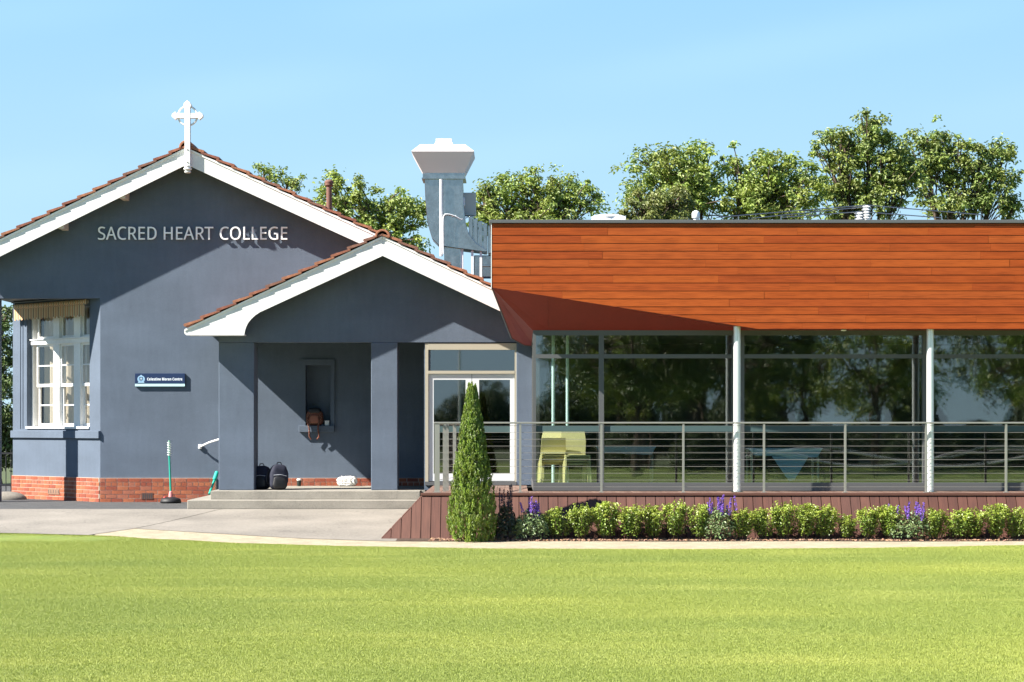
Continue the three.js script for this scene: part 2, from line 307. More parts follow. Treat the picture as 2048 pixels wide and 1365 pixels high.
// local x runs from the back-left end (0) to the front corner (cL); z is outward
const cu = px => { const q = (px - 1024) / F; const t = (CX - q * DM) / (cDX + cDZ * q); return cL * (1 - t); };
const cv = (py, px) => { const q = (px - 1024) / F, t = (CX - q * DM) / (cDX + cDZ * q); return Y(py, DM + cDZ * t); };
const cg = g => { const n = planarUV(flat(g)); n.applyMatrix4(cMat); return n; };
const cm = (name, list, mat, parent) => mesh(name, (Array.isArray(list) ? (list.length > 1 ? mergeGeometries(list.map(g => planarUV(flat(g)))) : planarUV(flat(list[0]))) : planarUV(flat(list))).applyMatrix4(cMat), mat, parent, { raw: true });
{
  const w0 = cu(53), w1 = cu(178.5), wy0 = cv(858, 115), wy1 = OVER_Y - .02;
  cm('corner_wall', prism([[0, 0], [cL, 0], [cL, OVER_Y + .05], [0, OVER_Y + .05]], -.3, 0, [[[w0, wy0], [w1, wy0], [w1, wy1], [w0, wy1]]]), M.render, house);
  cm('band_course', rbox(-.02, cL + .012, cv(877, 115), cv(862, 115), -.02, .055, .012), M.render, house);
  cm('cover_strip', [box(cu(40), cu(40.8), wy0, wy1 - .3, .001, .014), box(cu(45), cu(45.8), wy0, wy1 - .3, .001, .014)], M.render, house);
  const pl = cm('plinth', box(0, cL, 0, .502, 0, .028), M.mortar, house);
  const aT = Math.atan2(cOut.x, cOut.z);
  bricks(pl, u => { const p = V3(CX - cDX, 0, -DM - cDZ).add(cDir.clone().multiplyScalar(-u)).add(cOut.clone().multiplyScalar(-.016)); return [p.x, p.z, aT]; }, cL, 6, 0);
  // vents in the base
  const vent = cm('air_vent', box(cu(98), cu(121), .125, .245, .02, .042), std([.30, .17, .11], .9, { map: T.brickS, size: .3 }), house);
  for (let i = 0; i < 5; i++) { const a = cu(98) + .03 + i * (cu(121) - cu(98) - .06) / 4; cm('slot', box(a - .01, a + .01, .15, .22, .042, .0435), M.dark, vent); }
  const v2 = mesh('air_vent', [box(mx(283), mx(306), .062, .195, -46, -45.958)], std([.16, .07, .05], .9, { map: T.brickS, size: .3 }), house);
  for (let i = 0; i < 5; i++) mesh('slot', box(mx(285.5 + i * 4.2), mx(287.5 + i * 4.2), .075, .18, -45.959, -45.956), M.dark, v2);
  // the window: timber frame, three bays, double-hung sashes below, small fanlights above
  const W = cm('window', [box(w0, w1, wy0, wy0 + .05, -.30, .03), box(w0, w0 + .05, wy0, wy1, -.28, -.12), box(w1 - .05, w1, wy0, wy1, -.28, -.12), box(w0, w1, wy1 - .06, wy1, -.28, -.12)], M.white, house);
  const ty = cv(683, 115), bays = [[62, 97.5], [109.5, 138.5], [151.5, 176]];
  const ux = p => cu(p) ;
  cm('transom', [rbox(w0 + .03, w1 - .03, ty - .05, ty + .05, -.27, -.08, .008), box(w0 + .03, w1 - .03, ty + .05, ty + .075, -.25, -.05)], M.white, W);
  for (const p of [[97.5, 109.5], [138.5, 151.5]]) cm('mullion', rbox(ux(p[0]), ux(p[1]), wy0 + .03, wy1 - .04, -.27, -.10, .006), M.white, W);
  for (const [a, b] of bays) {
    const x0 = ux(a), x1 = ux(b), r = .045;
    const sash = (name, y0, y1, z, mid) => {
      const s = cm(name, [box(x0, x0 + r, y0, y1, z - .04, z), box(x1 - r, x1, y0, y1, z - .04, z), box(x0 + r, x1 - r, y0, y0 + r * 1.4, z - .04, z), box(x0 + r, x1 - r, y1 - r, y1, z - .04, z)], M.white, W);
      const lv = mid ? [y0 + r * 1.4, (y0 + y1) / 2, y1 - r] : [y0 + r * 1.4, y1 - r];
      if (mid) cm('glazing_bar', box(x0 + r, x1 - r, lv[1] - .013, lv[1] + .013, z - .035, z - .002), M.white, W);
      for (let i = 0; i < lv.length - 1; i++) cm('pane', box(x0 + r, x1 - r, lv[i] + (i && mid ? .013 : 0), lv[i + 1] - (!i && mid ? .013 : 0), z - .022, z - .019), M.paneClear, W);
      return s;
    };
    const m = (wy0 + .05 + ty - .05) / 2;
    sash('upper_sash', m - .03, ty - .05, -.135, true);
    sash('lower_sash', wy0 + .05, m + .03, -.185, true);
    sash('fanlight', ty + .06, wy1 - .06, -.16, false);
  }
  // cream curtain behind the glass
  const cp = new THREE.PlaneGeometry(w1 - w0 + .2, wy1 - wy0 + .1, 120, 1), pa = cp.attributes.position;
  for (let i = 0; i < pa.count; i++) pa.setZ(i, .035 * Math.sin(pa.getX(i) * 34) + .015 * Math.sin(pa.getX(i) * 13));
  cp.computeVertexNormals(); cp.translate((w0 + w1) / 2, (wy0 + wy1) / 2, -.48);
  const cur = cm('curtain', cp, new THREE.MeshPhysicalMaterial({ color: lin(.56, .50, .38), roughness: .95, transmission: .3, thickness: 0, side: THREE.DoubleSide }), scene);
  tag(cur, 'cream curtain hanging behind the corner window panes', 'curtain');
  cm('window_box', [box(w0 - .1, w1 + .1, wy0 - .1, wy1 + .05, -1.6, -1.5), box(w0 - .15, w0 - .1, wy0 - .1, wy1, -1.6, -.31), box(w1 + .1, w1 + .15, wy0 - .1, wy1, -1.6, -.31), box(w0 - .1, w1 + .1, wy1 + .05, wy1 + .1, -1.6, -.31), box(w0 - .1, w1 + .1, wy0 - .16, wy0 - .1, -1.6, -.31)], M.renderInner, house).name = 'room_lining';
  // striped awning, wound in, with scalloped valance
  const aw = thing('window_awning', 'faded striped awning with scalloped valance above the corner window', 'awning');
  const x0 = cu(38), x1 = cu(180), yt = cv(615, 110), yb = cv(634, 110), n = 21, sh = [];
  sh.push([x0, yt], [x0, yb]);
  for (let i = 0; i < n; i++) for (let k = 1; k <= 5; k++) { const t = k / 5; sh.push([x0 + (x1 - x0) * (i + t) / n, yb - .045 * Math.sin(Math.PI * t)]); }
  sh.push([x1, yt]);
  const cvs = document.createElement('canvas'); cvs.width = 1024; cvs.height = 64; const c2 = cvs.getContext('2d');
  c2.fillStyle = '#b8a98c'; c2.fillRect(0, 0, 1024, 64);
  for (let i = 0; i < 42; i++) { const a = i * 24.4; c2.fillStyle = ['#9a4f20', '#463626', '#b06a2c'][i % 3]; c2.fillRect(a, 0, 8, 64); c2.fillStyle = '#5d4026'; c2.fillRect(a + 9, 0, 2.5, 64); }
  const st = new THREE.CanvasTexture(cvs); st.colorSpace = THREE.SRGBColorSpace; st.wrapS = st.wrapT = THREE.RepeatWrapping; st.repeat.set(1 / (x1 - x0), 1);
  const cloth = new THREE.MeshStandardMaterial({ map: st, roughness: .95, side: THREE.DoubleSide });
  cm('valance', prism(sh, .14, .144), cloth, aw);
  cm('rolled_cloth', new THREE.CylinderGeometry(.055, .055, x1 - x0, 16).rotateZ(Math.PI / 2).translate((x0 + x1) / 2, yt + .06, .10), cloth, aw);
  cm('hood', slab([V3(x0, yt + .13, .2), V3(x1, yt + .13, .2), V3(x1, yt + .2, .001), V3(x0, yt + .2, .001)], V3(0, .02, 0)), M.capping, aw);
  for (const x of [x0 + .03, x1 - .03]) cm('arm', box(x - .015, x + .015, yt - .03, yt + .14, .001, .14), M.frame, aw);
}
/* roofs: gable ridge runs back; single rake tiles along the edge, long courses behind */
function gableRoof(parent, o) {
  // o: ax, ay underside apex of roof tiles at front, slopes, half widths, z front, z back
  const roof = new THREE.Group(); roof.name = 'roof'; parent.add(roof);
  for (const side of [-1, 1]) {
    const sl = side < 0 ? o.slL : o.slR, len = side < 0 ? o.lenL : o.lenR, ang = Math.atan(sl), g = .31;
    const n = Math.ceil(len / g), tl = g / Math.cos(ang) * 1.14;
    const tileG = new THREE.Shape(); // side profile of one tile, x down the slope
    tileG.moveTo(0, 0); tileG.lineTo(tl, .036); tileG.lineTo(tl + .006, .070); tileG.lineTo(tl - .014, .088); tileG.lineTo(0, .034); tileG.closePath();
    const mk = depth => planarUV(flat(new THREE.ExtrudeGeometry(tileG, { depth, bevelEnabled: false })));
    const gA = mk(.285), gB = mk(o.back - .30);
    for (let i = 0; i < n; i++) {
      const xo = i * g - .02;
      for (const [gg, z, nm] of [[gA, -.285, 'roof_tile'], [gB, -o.back, 'tile_course']]) {
        const m = new THREE.Mesh(gg, M.tile[Math.floor(rnd() * 4)]); m.name = nm; m.castShadow = m.receiveShadow = true;
        m.position.set(o.ax + side * xo, o.ay - xo * sl + rr(-.004, .006), o.z + z);
        m.rotation.set(0, 0, -ang + rr(-.008, .008));
        if (side < 0) { m.rotation.set(0, Math.PI, 0); m.rotateZ(-ang + rr(-.008, .008)); m.position.z = o.z - (nm === 'roof_tile' ? 0 : .30); }
        roof.add(m);
      }
    }
    // battens and sarking under the tiles
    const a = V3(o.ax, o.ay - .012, o.z - .06), b = V3(o.ax + side * len, o.ay - .012 - len * sl, o.z - .06), c = b.clone(), d = a.clone(); c.z = d.z = o.z - o.back + .02;
    mesh('sarking', slab(side > 0 ? [a, b, c, d] : [b, a, d, c], V3(0, -.05, 0)), M.backing, roof);
  }
  // half-round ridge capping
  const cap = flat(new THREE.CylinderGeometry(.13, .14, .42, 14, 1, false, 0, Math.PI).rotateZ(Math.PI / 2).rotateY(Math.PI / 2)); planarUV(cap);
  const capG = flat(new THREE.TorusGeometry(.125, .022, 6, 12, Math.PI)); planarUV(capG);
  for (let i = 0; i < o.caps; i++) {
    const s = new THREE.Shape(); s.absarc(0, 0, .14, 0, Math.PI, false); s.absarc(0, 0, .112, Math.PI, 0, true);
    const g = planarUV(flat(new THREE.ExtrudeGeometry(s, { depth: .40, bevelEnabled: true, bevelSize: .006, bevelThickness: .006, bevelSegments: 1, curveSegments: 10 })));
    const m = mesh('ridge_cap', g, M.tile[(i + 2) % 4], roof, { raw: true });
    m.position.set(o.ax, o.ay - .015 + (i % 2) * .008, o.z - .40 - i * .39 + .01); m.rotation.x = rr(-.02, .02);
  }
  return roof;
}
{
  const bh = .335;                                           // bargeboard height
  gableRoof(house, { ax: apx, ay: apy + bh + .02, slL, slR, lenL: 4.55, lenR: 4.25, z: -DB + .045, back: 16, caps: 6 });
  const bz0 = -DB - .035, bz1 = -DB;
  for (const s of [-1, 1]) {
    const sl = s < 0 ? slL : slR, L = s < 0 ? 4.5 : 4.2, e = apx + s * L;
    mesh('bargeboard', prism(s < 0 ? [[apx, apy], [apx, apy + bh], [e, apy + bh - L * sl], [e, apy - L * sl]] : [[apx + .002, apy], [e, apy - L * sl], [e, apy + bh - L * sl], [apx + .002, apy + bh]], bz0, bz1), M.white, house);
    mesh('barge_cover', prism([[apx + s * .004, apy + bh - .03], [apx + s * .004, apy + bh + .012], [e, apy + bh + .012 - L * sl], [e, apy + bh - .03 - L * sl]].sort(() => 0), bz1, bz1 + .018), M.whiteTrim, house);
  }
  for (const px of [120, 243]) { const x = X(px, DB); mesh('purlin_end', rbox(x - .06, x + .06, under(x) - .035, under(x) + .12, -46.02, -DB - .05, .008), std([.55, .50, .42], .8), house); }
}
/* cross with ring on the gable peak */
{
  const d = DB - .06, z = -d, x = X(375, d), s = F / d, yy = py => Y(py, d);
  const c = thing('gable_cross', 'white ringed cross with pointed arm ends fixed at the gable peak', 'cross', [x, yy(345), z]);
  const o = yy(345), w = .05;
  const bevel = (pts, zd) => new THREE.ExtrudeGeometry(new THREE.Shape(pts.map(p => new THREE.Vector2(...p))), { depth: zd, bevelEnabled: true, bevelThickness: .008, bevelSize: .006, bevelSegments: 1 }).translate(0, 0, -zd / 2);
  const t = yy(202) - o, b = yy(334) - o, a = 31 / s, ym = yy(232) - o;
  mesh('shaft', bevel([[-w, b], [w, b], [w, t - .14], [w + .03, t - .09], [w, t - .04], [0, t], [-w, t - .04], [-w - .03, t - .09], [-w, t - .14]], .09), M.white, c);
  for (const q of [-1, 1]) mesh('arm', bevel([[q * (w + .008), ym - w + .004], [q * (a - .10), ym - w + .004], [q * (a - .07), ym - w - .03], [q * (a - .01), ym - .03], [q * a, ym], [q * (a - .01), ym + .03], [q * (a - .07), ym + w + .026], [q * (a - .10), ym + w - .004], [q * (w + .008), ym + w - .004]], .08), M.white, c);
  mesh('ring', new THREE.TorusGeometry(.195, .019, 8, 40).translate(0, ym, 0), M.white, c);
  mesh('finial', lathe([[0, 0], [.05, .005], [.07, .03], [.045, .055], [.085, .075], [.085, .1], [.06, .115], [.075, .13], [.075, yy(331) - o + .01]].map(([r, y]) => [r, y + yy(347) - o]), 16), M.white, c);
  for (const py of [300, 325]) mesh('bolt', new THREE.SphereGeometry(.014, 8, 6).translate(0, yy(py) - o, .056), M.steel, c);
}
/* raised lettering */
const font = await new FontLoader().loadAsync('fonts/droid/droid_sans_regular.typeface.json');
{
  const sg = thing('lettering_sign', 'raised white capitals reading SACRED HEART COLLEGE on the grey gable wall', 'lettering', [0, 0, 0]);
  const ch = 25.5 / sM, size = ch / .714, face = std([.80, .82, .83], .5);
  for (const [word, a, b] of [['SACRED', 196.5, 313.5], ['HEART', 328, 427], ['COLLEGE', 440, 575]]) {
    const hb = new TextGeometry('H', { font, size, depth: .01, curveSegments: 2, bevelEnabled: false }); hb.computeBoundingBox(); const ky = ch / (hb.boundingBox.max.y - hb.boundingBox.min.y);
    const ls = [...word].map(t => new TextGeometry(t, { font, size, depth: .028, curveSegments: 6, bevelEnabled: true, bevelThickness: .003, bevelSize: -.0075, bevelSegments: 1 }));
    let adv = 0; const at = ls.map((g, i) => { const q = adv; adv += font.data.glyphs[word[i]].ha / font.data.resolution * size; return q; });
    ls.forEach(g => g.computeBoundingBox()); const m0 = ls[0].boundingBox.min.x, m1 = ls[ls.length - 1].boundingBox.max.x;
    const w = at[at.length - 1] + m1 - m0, k = (mx(b) - mx(a)) / w;
    ls.forEach((g, i) => { g.translate(at[i] - m0, 0, 0); g.scale(k, ky, 1); g.translate(mx(a), my(480), -45.955); mesh('letter', g, face, sg); });
    for (let i = 0; i < word.length; i++) { const bx = mx(a) + (at[i] + .08) * k; mesh('stud', rod([bx, my(474), -46.0], [bx, my(474), -45.95], .006, .006, 6), M.steel, sg); }
  }
}
/* wall sign */
{
  const c = document.createElement('canvas'); c.width = 800; c.height = 212; const g = c.getContext('2d');
  g.fillStyle = '#12294f'; g.fillRect(0, 0, 800, 168); g.fillStyle = '#b9dde2'; g.fillRect(0, 168, 800, 44); g.fillStyle = '#12294f'; g.fillRect(0, 164, 800, 6);
  g.font = 'bold 62px sans-serif'; g.fillStyle = '#eef2f6'; g.textBaseline = 'middle';
  const tw = g.measureText('Celestine Moran Centre').width; g.save(); g.translate(192, 92); g.scale(570 / tw, 1.05); g.fillText('Celestine Moran Centre', 0, 0); g.restore();
  g.strokeStyle = '#9fc0d8'; g.fillStyle = '#7fa5c4'; g.lineWidth = 9;
  g.beginPath(); g.arc(98, 92, 54, 0, Math.PI * 2); g.fill(); g.stroke();
  g.fillStyle = '#12294f'; g.beginPath(); g.moveTo(70, 62); g.lineTo(126, 62); g.lineTo(122, 104); g.lineTo(98, 128); g.lineTo(74, 104); g.closePath(); g.fill();
  g.fillStyle = '#cfe2ee'; g.fillRect(94, 66, 8, 50); g.fillRect(80, 82, 36, 8); g.fillStyle = '#9fc0d8'; g.fillRect(48, 138, 100, 14); g.beginPath(); g.arc(98, 34, 12, 0, 7); g.fill();
  const t = new THREE.CanvasTexture(c); t.colorSpace = THREE.SRGBColorSpace;
  const x0 = mx(270), x1 = mx(370), y0 = my(773.5), y1 = my(747.5);
  const s = thing('wall_sign', 'navy sign reading Celestine Moran Centre with crest and pale stripe', 'sign', [(x0 + x1) / 2, (y0 + y1) / 2, -46]);
  mesh('board', rbox(-(x1 - x0) / 2, (x1 - x0) / 2, -(y1 - y0) / 2, (y1 - y0) / 2, 0, .045, .004), std([.01, .025, .075], .4), s);
  const p = new THREE.PlaneGeometry(x1 - x0 - .004, y1 - y0 - .004).translate(0, 0, .0475);
  mesh('printed_face', p, new THREE.MeshStandardMaterial({ map: t, roughness: .45 }), s, { raw: true });
}

/* ------------------------------------------------------------------ entrance porch */
const DPB = 42.36, sPB = F / DPB, bx = px => X(px, DPB), by = py => Y(py, DPB);
const FLOOR = .34, DECK = .43, BEAM = qy(685);
const porch = thing('entrance_porch', 'grey gabled entrance porch with white curved bargeboard, square pillars and concrete steps', 'porch');
{
  const pax = bx(765), pay = by(512), sl = .47, un = x => pay - Math.abs(x - pax) * sl, top = x => un(x) + .1;
  const L = qx(437), R = qx(1070);
  mesh('gable_wall', prism([[L, BEAM], [R, BEAM], [R, top(R)], [pax, top(pax)], [L, top(L)]], -DP - .3, -DP), M.render, porch);
  for (const [a, b, dep, base] of [[437, 508, .66, FLOOR], [742, 795, .55, FLOOR], [1033, 1070, .35, DECK]])
    mesh('pillar', rbox(qx(a), qx(b), base, BEAM - .002, -DP - dep, -DP + .002, .014), M.render, porch);
  mesh('side_beam', box(L + .002, L + .26, BEAM, BEAM + .3, -45.995, -DP - .301), M.render, porch);
  mesh('ceiling', box(L + .26, R, BEAM + .12, BEAM + .16, -45.995, -DP - .301), M.render, porch);
  mesh('return_wall', box(qx(850) - .02, qx(850) + .10, FLOOR, BEAM + .11, -45.97, -DP - .06), M.render, porch);
  // steps
  const st = M.stepConc;
  mesh('floor_slab', [rbox(qx(427), qx(842), FLOOR - .165, FLOOR, -45.96, -42.45, .012), box(qx(842), qx(850), FLOOR - .165, FLOOR - .001, -45.96, -42.95)], st, porch);
  mesh('lower_step', rbox(X(374, 42.1), X(836, 42.1), .002, .177, -45.965, -42.09, .018), st, porch);
  // white bargeboards, the left one ending in a curved foot
  const zb = -DPB;
  const left = [[765, 512], [765, 474], [368, 660.5], [368, 667], [372, 671], [488, 671], [489.5, 662], [492, 654], [496, 646], [502, 638.5], [510, 631], [520, 624.5], [533, 618.5]].map(([a, b]) => [bx(a), by(b)]);
  mesh('bargeboard', prism(left, zb - .035, zb), M.white, porch);
  const xe = bx(1020);
  mesh('bargeboard', prism([[pax + .002, pay], [xe, un(xe)], [xe, un(xe) + .36], [pax + .002, pay + .36]], zb - .035, zb), M.white, porch);
  const u0 = by(474);
  for (const s of [-1, 1]) { const e = s < 0 ? bx(369) : xe; mesh('barge_cover', prism([[pax + s * .004, u0 - .025], [pax + s * .004, u0 + .012], [e, u0 + .012 - Math.abs(e - pax) * sl], [e, u0 - .025 - Math.abs(e - pax) * sl]], zb, zb + .016), M.whiteTrim, porch); }
  gableRoof(porch, { ax: pax, ay: u0 + .02, slL: sl, slR: sl, lenL: 3.62, lenR: 2.35, z: zb + .045, back: 3.9, caps: 9 });
  mesh('foot_soffit', box(bx(374), bx(486), by(671) + .004, by(671) + .03, zb - .5, zb - .036), M.white, porch);
  // short handrail at the side of the porch
  const h = thing('wall_handrail', 'short white tube handrail on the house wall beside the porch pillar', 'handrail', [mx(400), my(894), -46]);
  mesh('rail', tube([[0, 0, .05], [.02, .0, .12], [.24, .09, .38], [.52, .17, .62]], .021, 16, 8), M.pvc, h);
  mesh('wall_flange', rbox(-.035, .035, -.045, .045, 0, .05, .01), M.pvc, h);
}
/* double glazed doors beside the porch */
{
  const z = -DP, dr = thing('double_door', 'white glazed double doors in a cream frame with a wide fanlight', 'door', [0, 0, 0]);
  const x0 = qx(850), x1 = qx(1033), y0 = qy(964), y1 = qy(687) , z0 = z - .16, z1 = z - .02;
  mesh('frame', [box(x0, x0 + .06, y0, y1, z0, z1), box(x1 - .035, x1, y0, y1, z0, z1), box(x0 + .06, x1 - .035, qy(700), y1, z0, z1 + .005), box(x0 + .06, x1 - .035, qy(748), qy(742), z0, z1 + .004)], M.doorFrame, dr);
  mesh('threshold', box(x0, x1, DECK + .004, y0 - .002, z - .2, z + .01), M.capping, dr);
  mesh('fanlight_pane', box(x0 + .06, x1 - .035, qy(742), qy(700), z - .10, z - .094), M.paneDoor, dr);
  const leaf = (a, b, ga, gb) => {
    const A = qx(a), B = qx(b), gA = qx(ga), gB = qx(gb), b0 = y0 + .01, t0 = qy(748) - .006, g0 = qy(948), g1 = qy(760), zz = z - .11, zf = z - .055;
    const l = mesh('door_leaf', [box(A, gA, b0, t0, zz, zf), box(gB, B, b0, t0, zz, zf), box(gA, gB, b0, g0, zz, zf), box(gA, gB, g1, t0, zz, zf)], M.doorWhite, dr);
    mesh('pane', box(gA, gB, g0, g1, zz + .025, zz + .03), M.paneDoor, l);
    mesh('safety_strip', box(gA, gB, qy(866), qy(853), zz + .031, zz + .033), M.band, l);
    return l;
  };
  const l1 = leaf(856.5, 943, 867, 931), l2 = leaf(944, 1029, 958, 1020);
  for (const py of [778, 830, 882, 934]) mesh('hinge', rod([qx(856), qy(py + 5), z - .05], [qx(856), qy(py - 5), z - .05], .012, .012, 8), M.steel, l1);
  mesh('handle', rod([qx(938), qy(880), z - .03], [qx(938), qy(855), z - .03], .012, .012, 8), M.steel, l1);
  mesh('inner_floor', box(x0 + .12, .4, .35, y0 - .004, -45.95, z - .21), M.interiorFloor, dr);
}

/* ------------------------------------------------------------------ timber pavilion */
const DF = 38.45, fx = px => X(px, DF), fy = py => Y(py, DF), DG = 39.3, gxx = px => X(px, DG), gyy = py => Y(py, DG);
const pav = thing('timber_pavilion', 'modern pavilion clad in orange timber boards over a wall of dark glazing', 'building');
const PX1 = 12.5;
{
  const xl = fx(982), yb = fy(658), yA = fy(575), xk = fx(1515), topY = fy(447);
  const low = x => x >= xk ? yb : yA + (yb - yA) * (x - xl) / (xk - xl);
  const A = V3(xl, yA, -DF), E = V3(gxx(1065.5), gyy(661), -DG), C = V3(X(1049, 42.3), Y(691, 42.3), -42.3), Bp = V3(X(1023, 41.9), Y(677, 41.9), -41.9);
  // fascia: single boards, one mesh each, on a dark backing
  mesh('fascia_backing', prism([[xl + .012, low(xl) + .012], [xk, yb + .01], [PX1, yb + .01], [PX1, topY + .04], [xl + .012, topY + .04]], -DF - .12, -DF - .022), M.backing, pav);
  const fas = new THREE.Group(); fas.name = 'fascia'; pav.add(fas);
  const rh = 15.92 / (F / DF), gap = .012;
  const clipLow = pts => { // Sutherland-Hodgman against the sloping lower edge
    const f = p => p[1] - (yA + (yb - yA) * (p[0] - xl) / (xk - xl)), g = p => p[1] - yb;
    let poly = pts;
    for (const fn of [p => Math.max(f(p) < 0 && p[0] < xk ? -1 : 1, -1), ]) {}
    const cut = (pl, fn) => { const r = []; for (let i = 0; i < pl.length; i++) { const a = pl[i], b = pl[(i + 1) % pl.length], fa = fn(a), fb = fn(b); if (fa >= 0) r.push(a); if (fa * fb < 0) { const t = fa / (fa - fb); r.push([a[0] + (b[0] - a[0]) * t, a[1] + (b[1] - a[1]) * t]); } } return r; };
    // the lower edge is concave-safe: left of the knee the slope rules, right of it the level edge
    poly = cut(poly, g);
    if (!poly.length) return poly;
    return poly.some(p => p[0] < xk) ? cut(poly, p => p[0] <= xk ? f(p) : Math.max(f(p), p[1] - yb + 1e-6)) : poly;
  };
  for (let r = -1; r < 14; r++) {
    const y1 = Math.min(topY, fy(455) - r * rh) - gap / 2, y0 = fy(455) - (r + 1) * rh + gap / 2;
    if (y1 - y0 < .02 || y1 < yb) continue;
    let x = xl - rr(0, 2.2) + .012;
    while (x < PX1) {
      const L = rr(1.7, 4.3), a = Math.max(x, xl + .012), b = Math.min(x + L, PX1); x += L;
      if (b - a < .05) continue;
      let poly = [[a + .0012, y0], [b - .0012, y0], [b - .0012, y1], [a + .0012, y1]];
      if (y0 < yb || a < xk) poly = clipLow(poly);
      if (poly.length < 3) continue;
      const area = Math.abs(poly.reduce((s, p, i) => { const q = poly[(i + 1) % poly.length]; return s + p[0] * q[1] - q[0] * p[1]; }, 0)) / 2;
      if (area < .002) continue;
      const jut = rr(-.0025, .0025);
      mesh('plank', prism(poly, -DF - .022 + jut, -DF + jut), M.plank[Math.floor(rnd() * 6)], fas, { ou: rr(0, 9), ov: rr(0, 3) });
    }
  }
  mesh('edge_trim', slab([V3(xl, yA - .01, -DF + .006), V3(xl + .011, yA - .01, -DF + .006), V3(xl + .011, topY, -DF + .006), V3(xl, topY, -DF + .006)], V3(0, 0, -.13)), M.pvc, pav);
  mesh('capping', [rbox(xl - .03, PX1, topY + .003, fy(440), -DF - .25, -DF + .03, .006), rbox(xl - .03, xl + .2, topY + .003, fy(440), -48, -DF - .25, .006)], M.capping, pav);
  mesh('roof', box(xl + .1, PX1, topY - .25, topY - .12, -50, -DF - .13), M.capping, pav);
  mesh('side_cladding', slab([V3(xl + .01, yA, -DF - .13), V3(xl + .01, topY, -DF - .13), V3(Bp.x, topY, -41.9), V3(Bp.x, Bp.y, -41.9)], V3(.04, 0, 0)), M.plank[1], pav);
  mesh('side_cladding', slab([V3(Bp.x, Bp.y, -41.9), V3(Bp.x, topY, -41.9), V3(Bp.x + .4, topY, -50), V3(Bp.x + .4, Bp.y, -50)], V3(.05, 0, 0)), M.plank[1], pav);
  // folded red soffit
  const up = V3(0, .03, 0), seam = fx(1095);
  const q = t => V3(xl + (xk - xl) * t, low(xl + (xk - xl) * t) , -DF - .005);
  const e = x => V3(x, E.y, -DG);
  const A2 = V3(xl + .012, yA, -DF - .005);
  const ts = (seam - xl) / (xk - xl);
  mesh('soffit_panel', slab([A2, q(ts), e(gxx(1097.5)), E].map(v => v.clone()), up), M.soffit, pav);
  mesh('soffit_panel', slab([q(ts).add(V3(.003, 0, 0)), q(1), V3(xk, E.y, -DG), e(gxx(1097.5)).add(V3(.003, 0, 0))], up), M.soffit, pav);
  mesh('soffit_panel', slab([V3(xk + .003, yb, -DF - .005), V3(PX1, yb, -DF - .005), V3(PX1, E.y, -DG), V3(xk + .003, E.y, -DG)], up), M.soffit, pav);
  const Dp = V3(E.x + .05, C.y - .01, -42.4);
  mesh('soffit_panel', slab([A2, E, V3(E.x + .04, E.y - .02, -DG - .05), Dp, C, Bp], up), M.soffit, pav);
  mesh('soffit_edge', [rod(A2.toArray(), Bp.toArray(), .014, .014, 4), rod(Bp.toArray(), C.toArray(), .014, .014, 4), rod(C.toArray(), Dp.toArray(), .014, .014, 4)], M.capping, pav);
  mesh('seam_light_stop', slab([q(ts).add(V3(-.05, .032, -.02)), q(ts).add(V3(.06, .032, -.02)), e(gxx(1097.5)).add(V3(.06, .032, 0)), e(gxx(1097.5)).add(V3(-.05, .032, 0))], up), M.backing, pav);  // added strip above the seam, keeps sky light from leaking through
  // small downlight under the soffit
  mesh('downlight', lathe([[0, -.03], [.045, -.028], [.05, 0], [0, 0]].map(p => p), 16).translate(fx(1692), yb, -DF - .25), M.whiteTrim, pav);
  // round columns
  for (const px of [1474.5, 1861, 2247]) {
    const x = X(px, 38.65), c = mesh('column', new THREE.CylinderGeometry(.063, .063, low(x) - DECK - .004, 28).translate(x, (low(x) + DECK) / 2, -38.65), M.column, pav);
    mesh('base_plate', box(x - .1, x + .1, DECK + .001, DECK + .014, -38.75, -38.55), M.galv, c);
  }
  // glazed wall
  const sillB = DECK + .003, sillT = gyy(966), hd0 = gyy(671), hd1 = gyy(661), tr0 = gyy(717), tr1 = gyy(709);
  const gw = new THREE.Group(); gw.name = 'glazed_wall'; pav.add(gw);
  const z0 = -DG - .1, z1 = -DG;
  mesh('head', box(gxx(1066), PX1, hd0, hd1 + .02, z0, z1), M.frame, gw);
  mesh('sill', rbox(gxx(1066), PX1, sillB, sillT, z0 - .02, z1 + .03, .006), M.frame, gw);
  const mull = [[1066, 1072], [1198, 1208], [1466, 1489], [1846, 1868], [2236, 2256]].map(m => m.map(gxx));
  mull.push([PX1 - .1, PX1]);
  for (const [a, b] of mull) mesh('mullion', box(a, b, sillT, hd0, z0, z1 + .004), M.frame, gw);
  for (let i = 0; i < mull.length - 1; i++) {
    const a = mull[i][1], b = mull[i + 1][0];
    mesh('transom', box(a, b, tr0, tr1, z0, z1 + .012), M.frame, gw);
    mesh('pane', box(a, b, sillT, tr0, -DG - .05, -DG - .044), M.pane, gw);
    mesh('fanlight_pane', box(a, b, tr1, hd0, -DG - .05, -DG - .044), M.pane, gw);
    mesh('safety_strip', box(a, b, gyy(864), gyy(852), -DG - .0435, -DG - .042), M.band, gw);
  }
  // glazed return towards the doors
  const gr = new THREE.Group(); gr.name = 'glazed_return'; pav.add(gr); const rx = gxx(1066);
  mesh('sill', box(rx + .001, rx + .06, sillB, sillT, -42.88, z0), M.frame, gr);
  mesh('head', box(rx + .001, rx + .06, hd0 - .1, hd1 + .02, -42.88, z0), M.frame, gr);
  for (const d of [40.55, 41.75]) mesh('mullion', box(rx + .001, rx + .06, sillT, hd0 - .1, -d - .05, -d), M.frame, gr);
  for (const [a, b] of [[39.41, 40.55], [40.6, 41.75], [41.8, 42.88]]) mesh('pane', box(rx + .03, rx + .036, sillT, hd0 - .1, -b, -a), M.paneClear, gr);
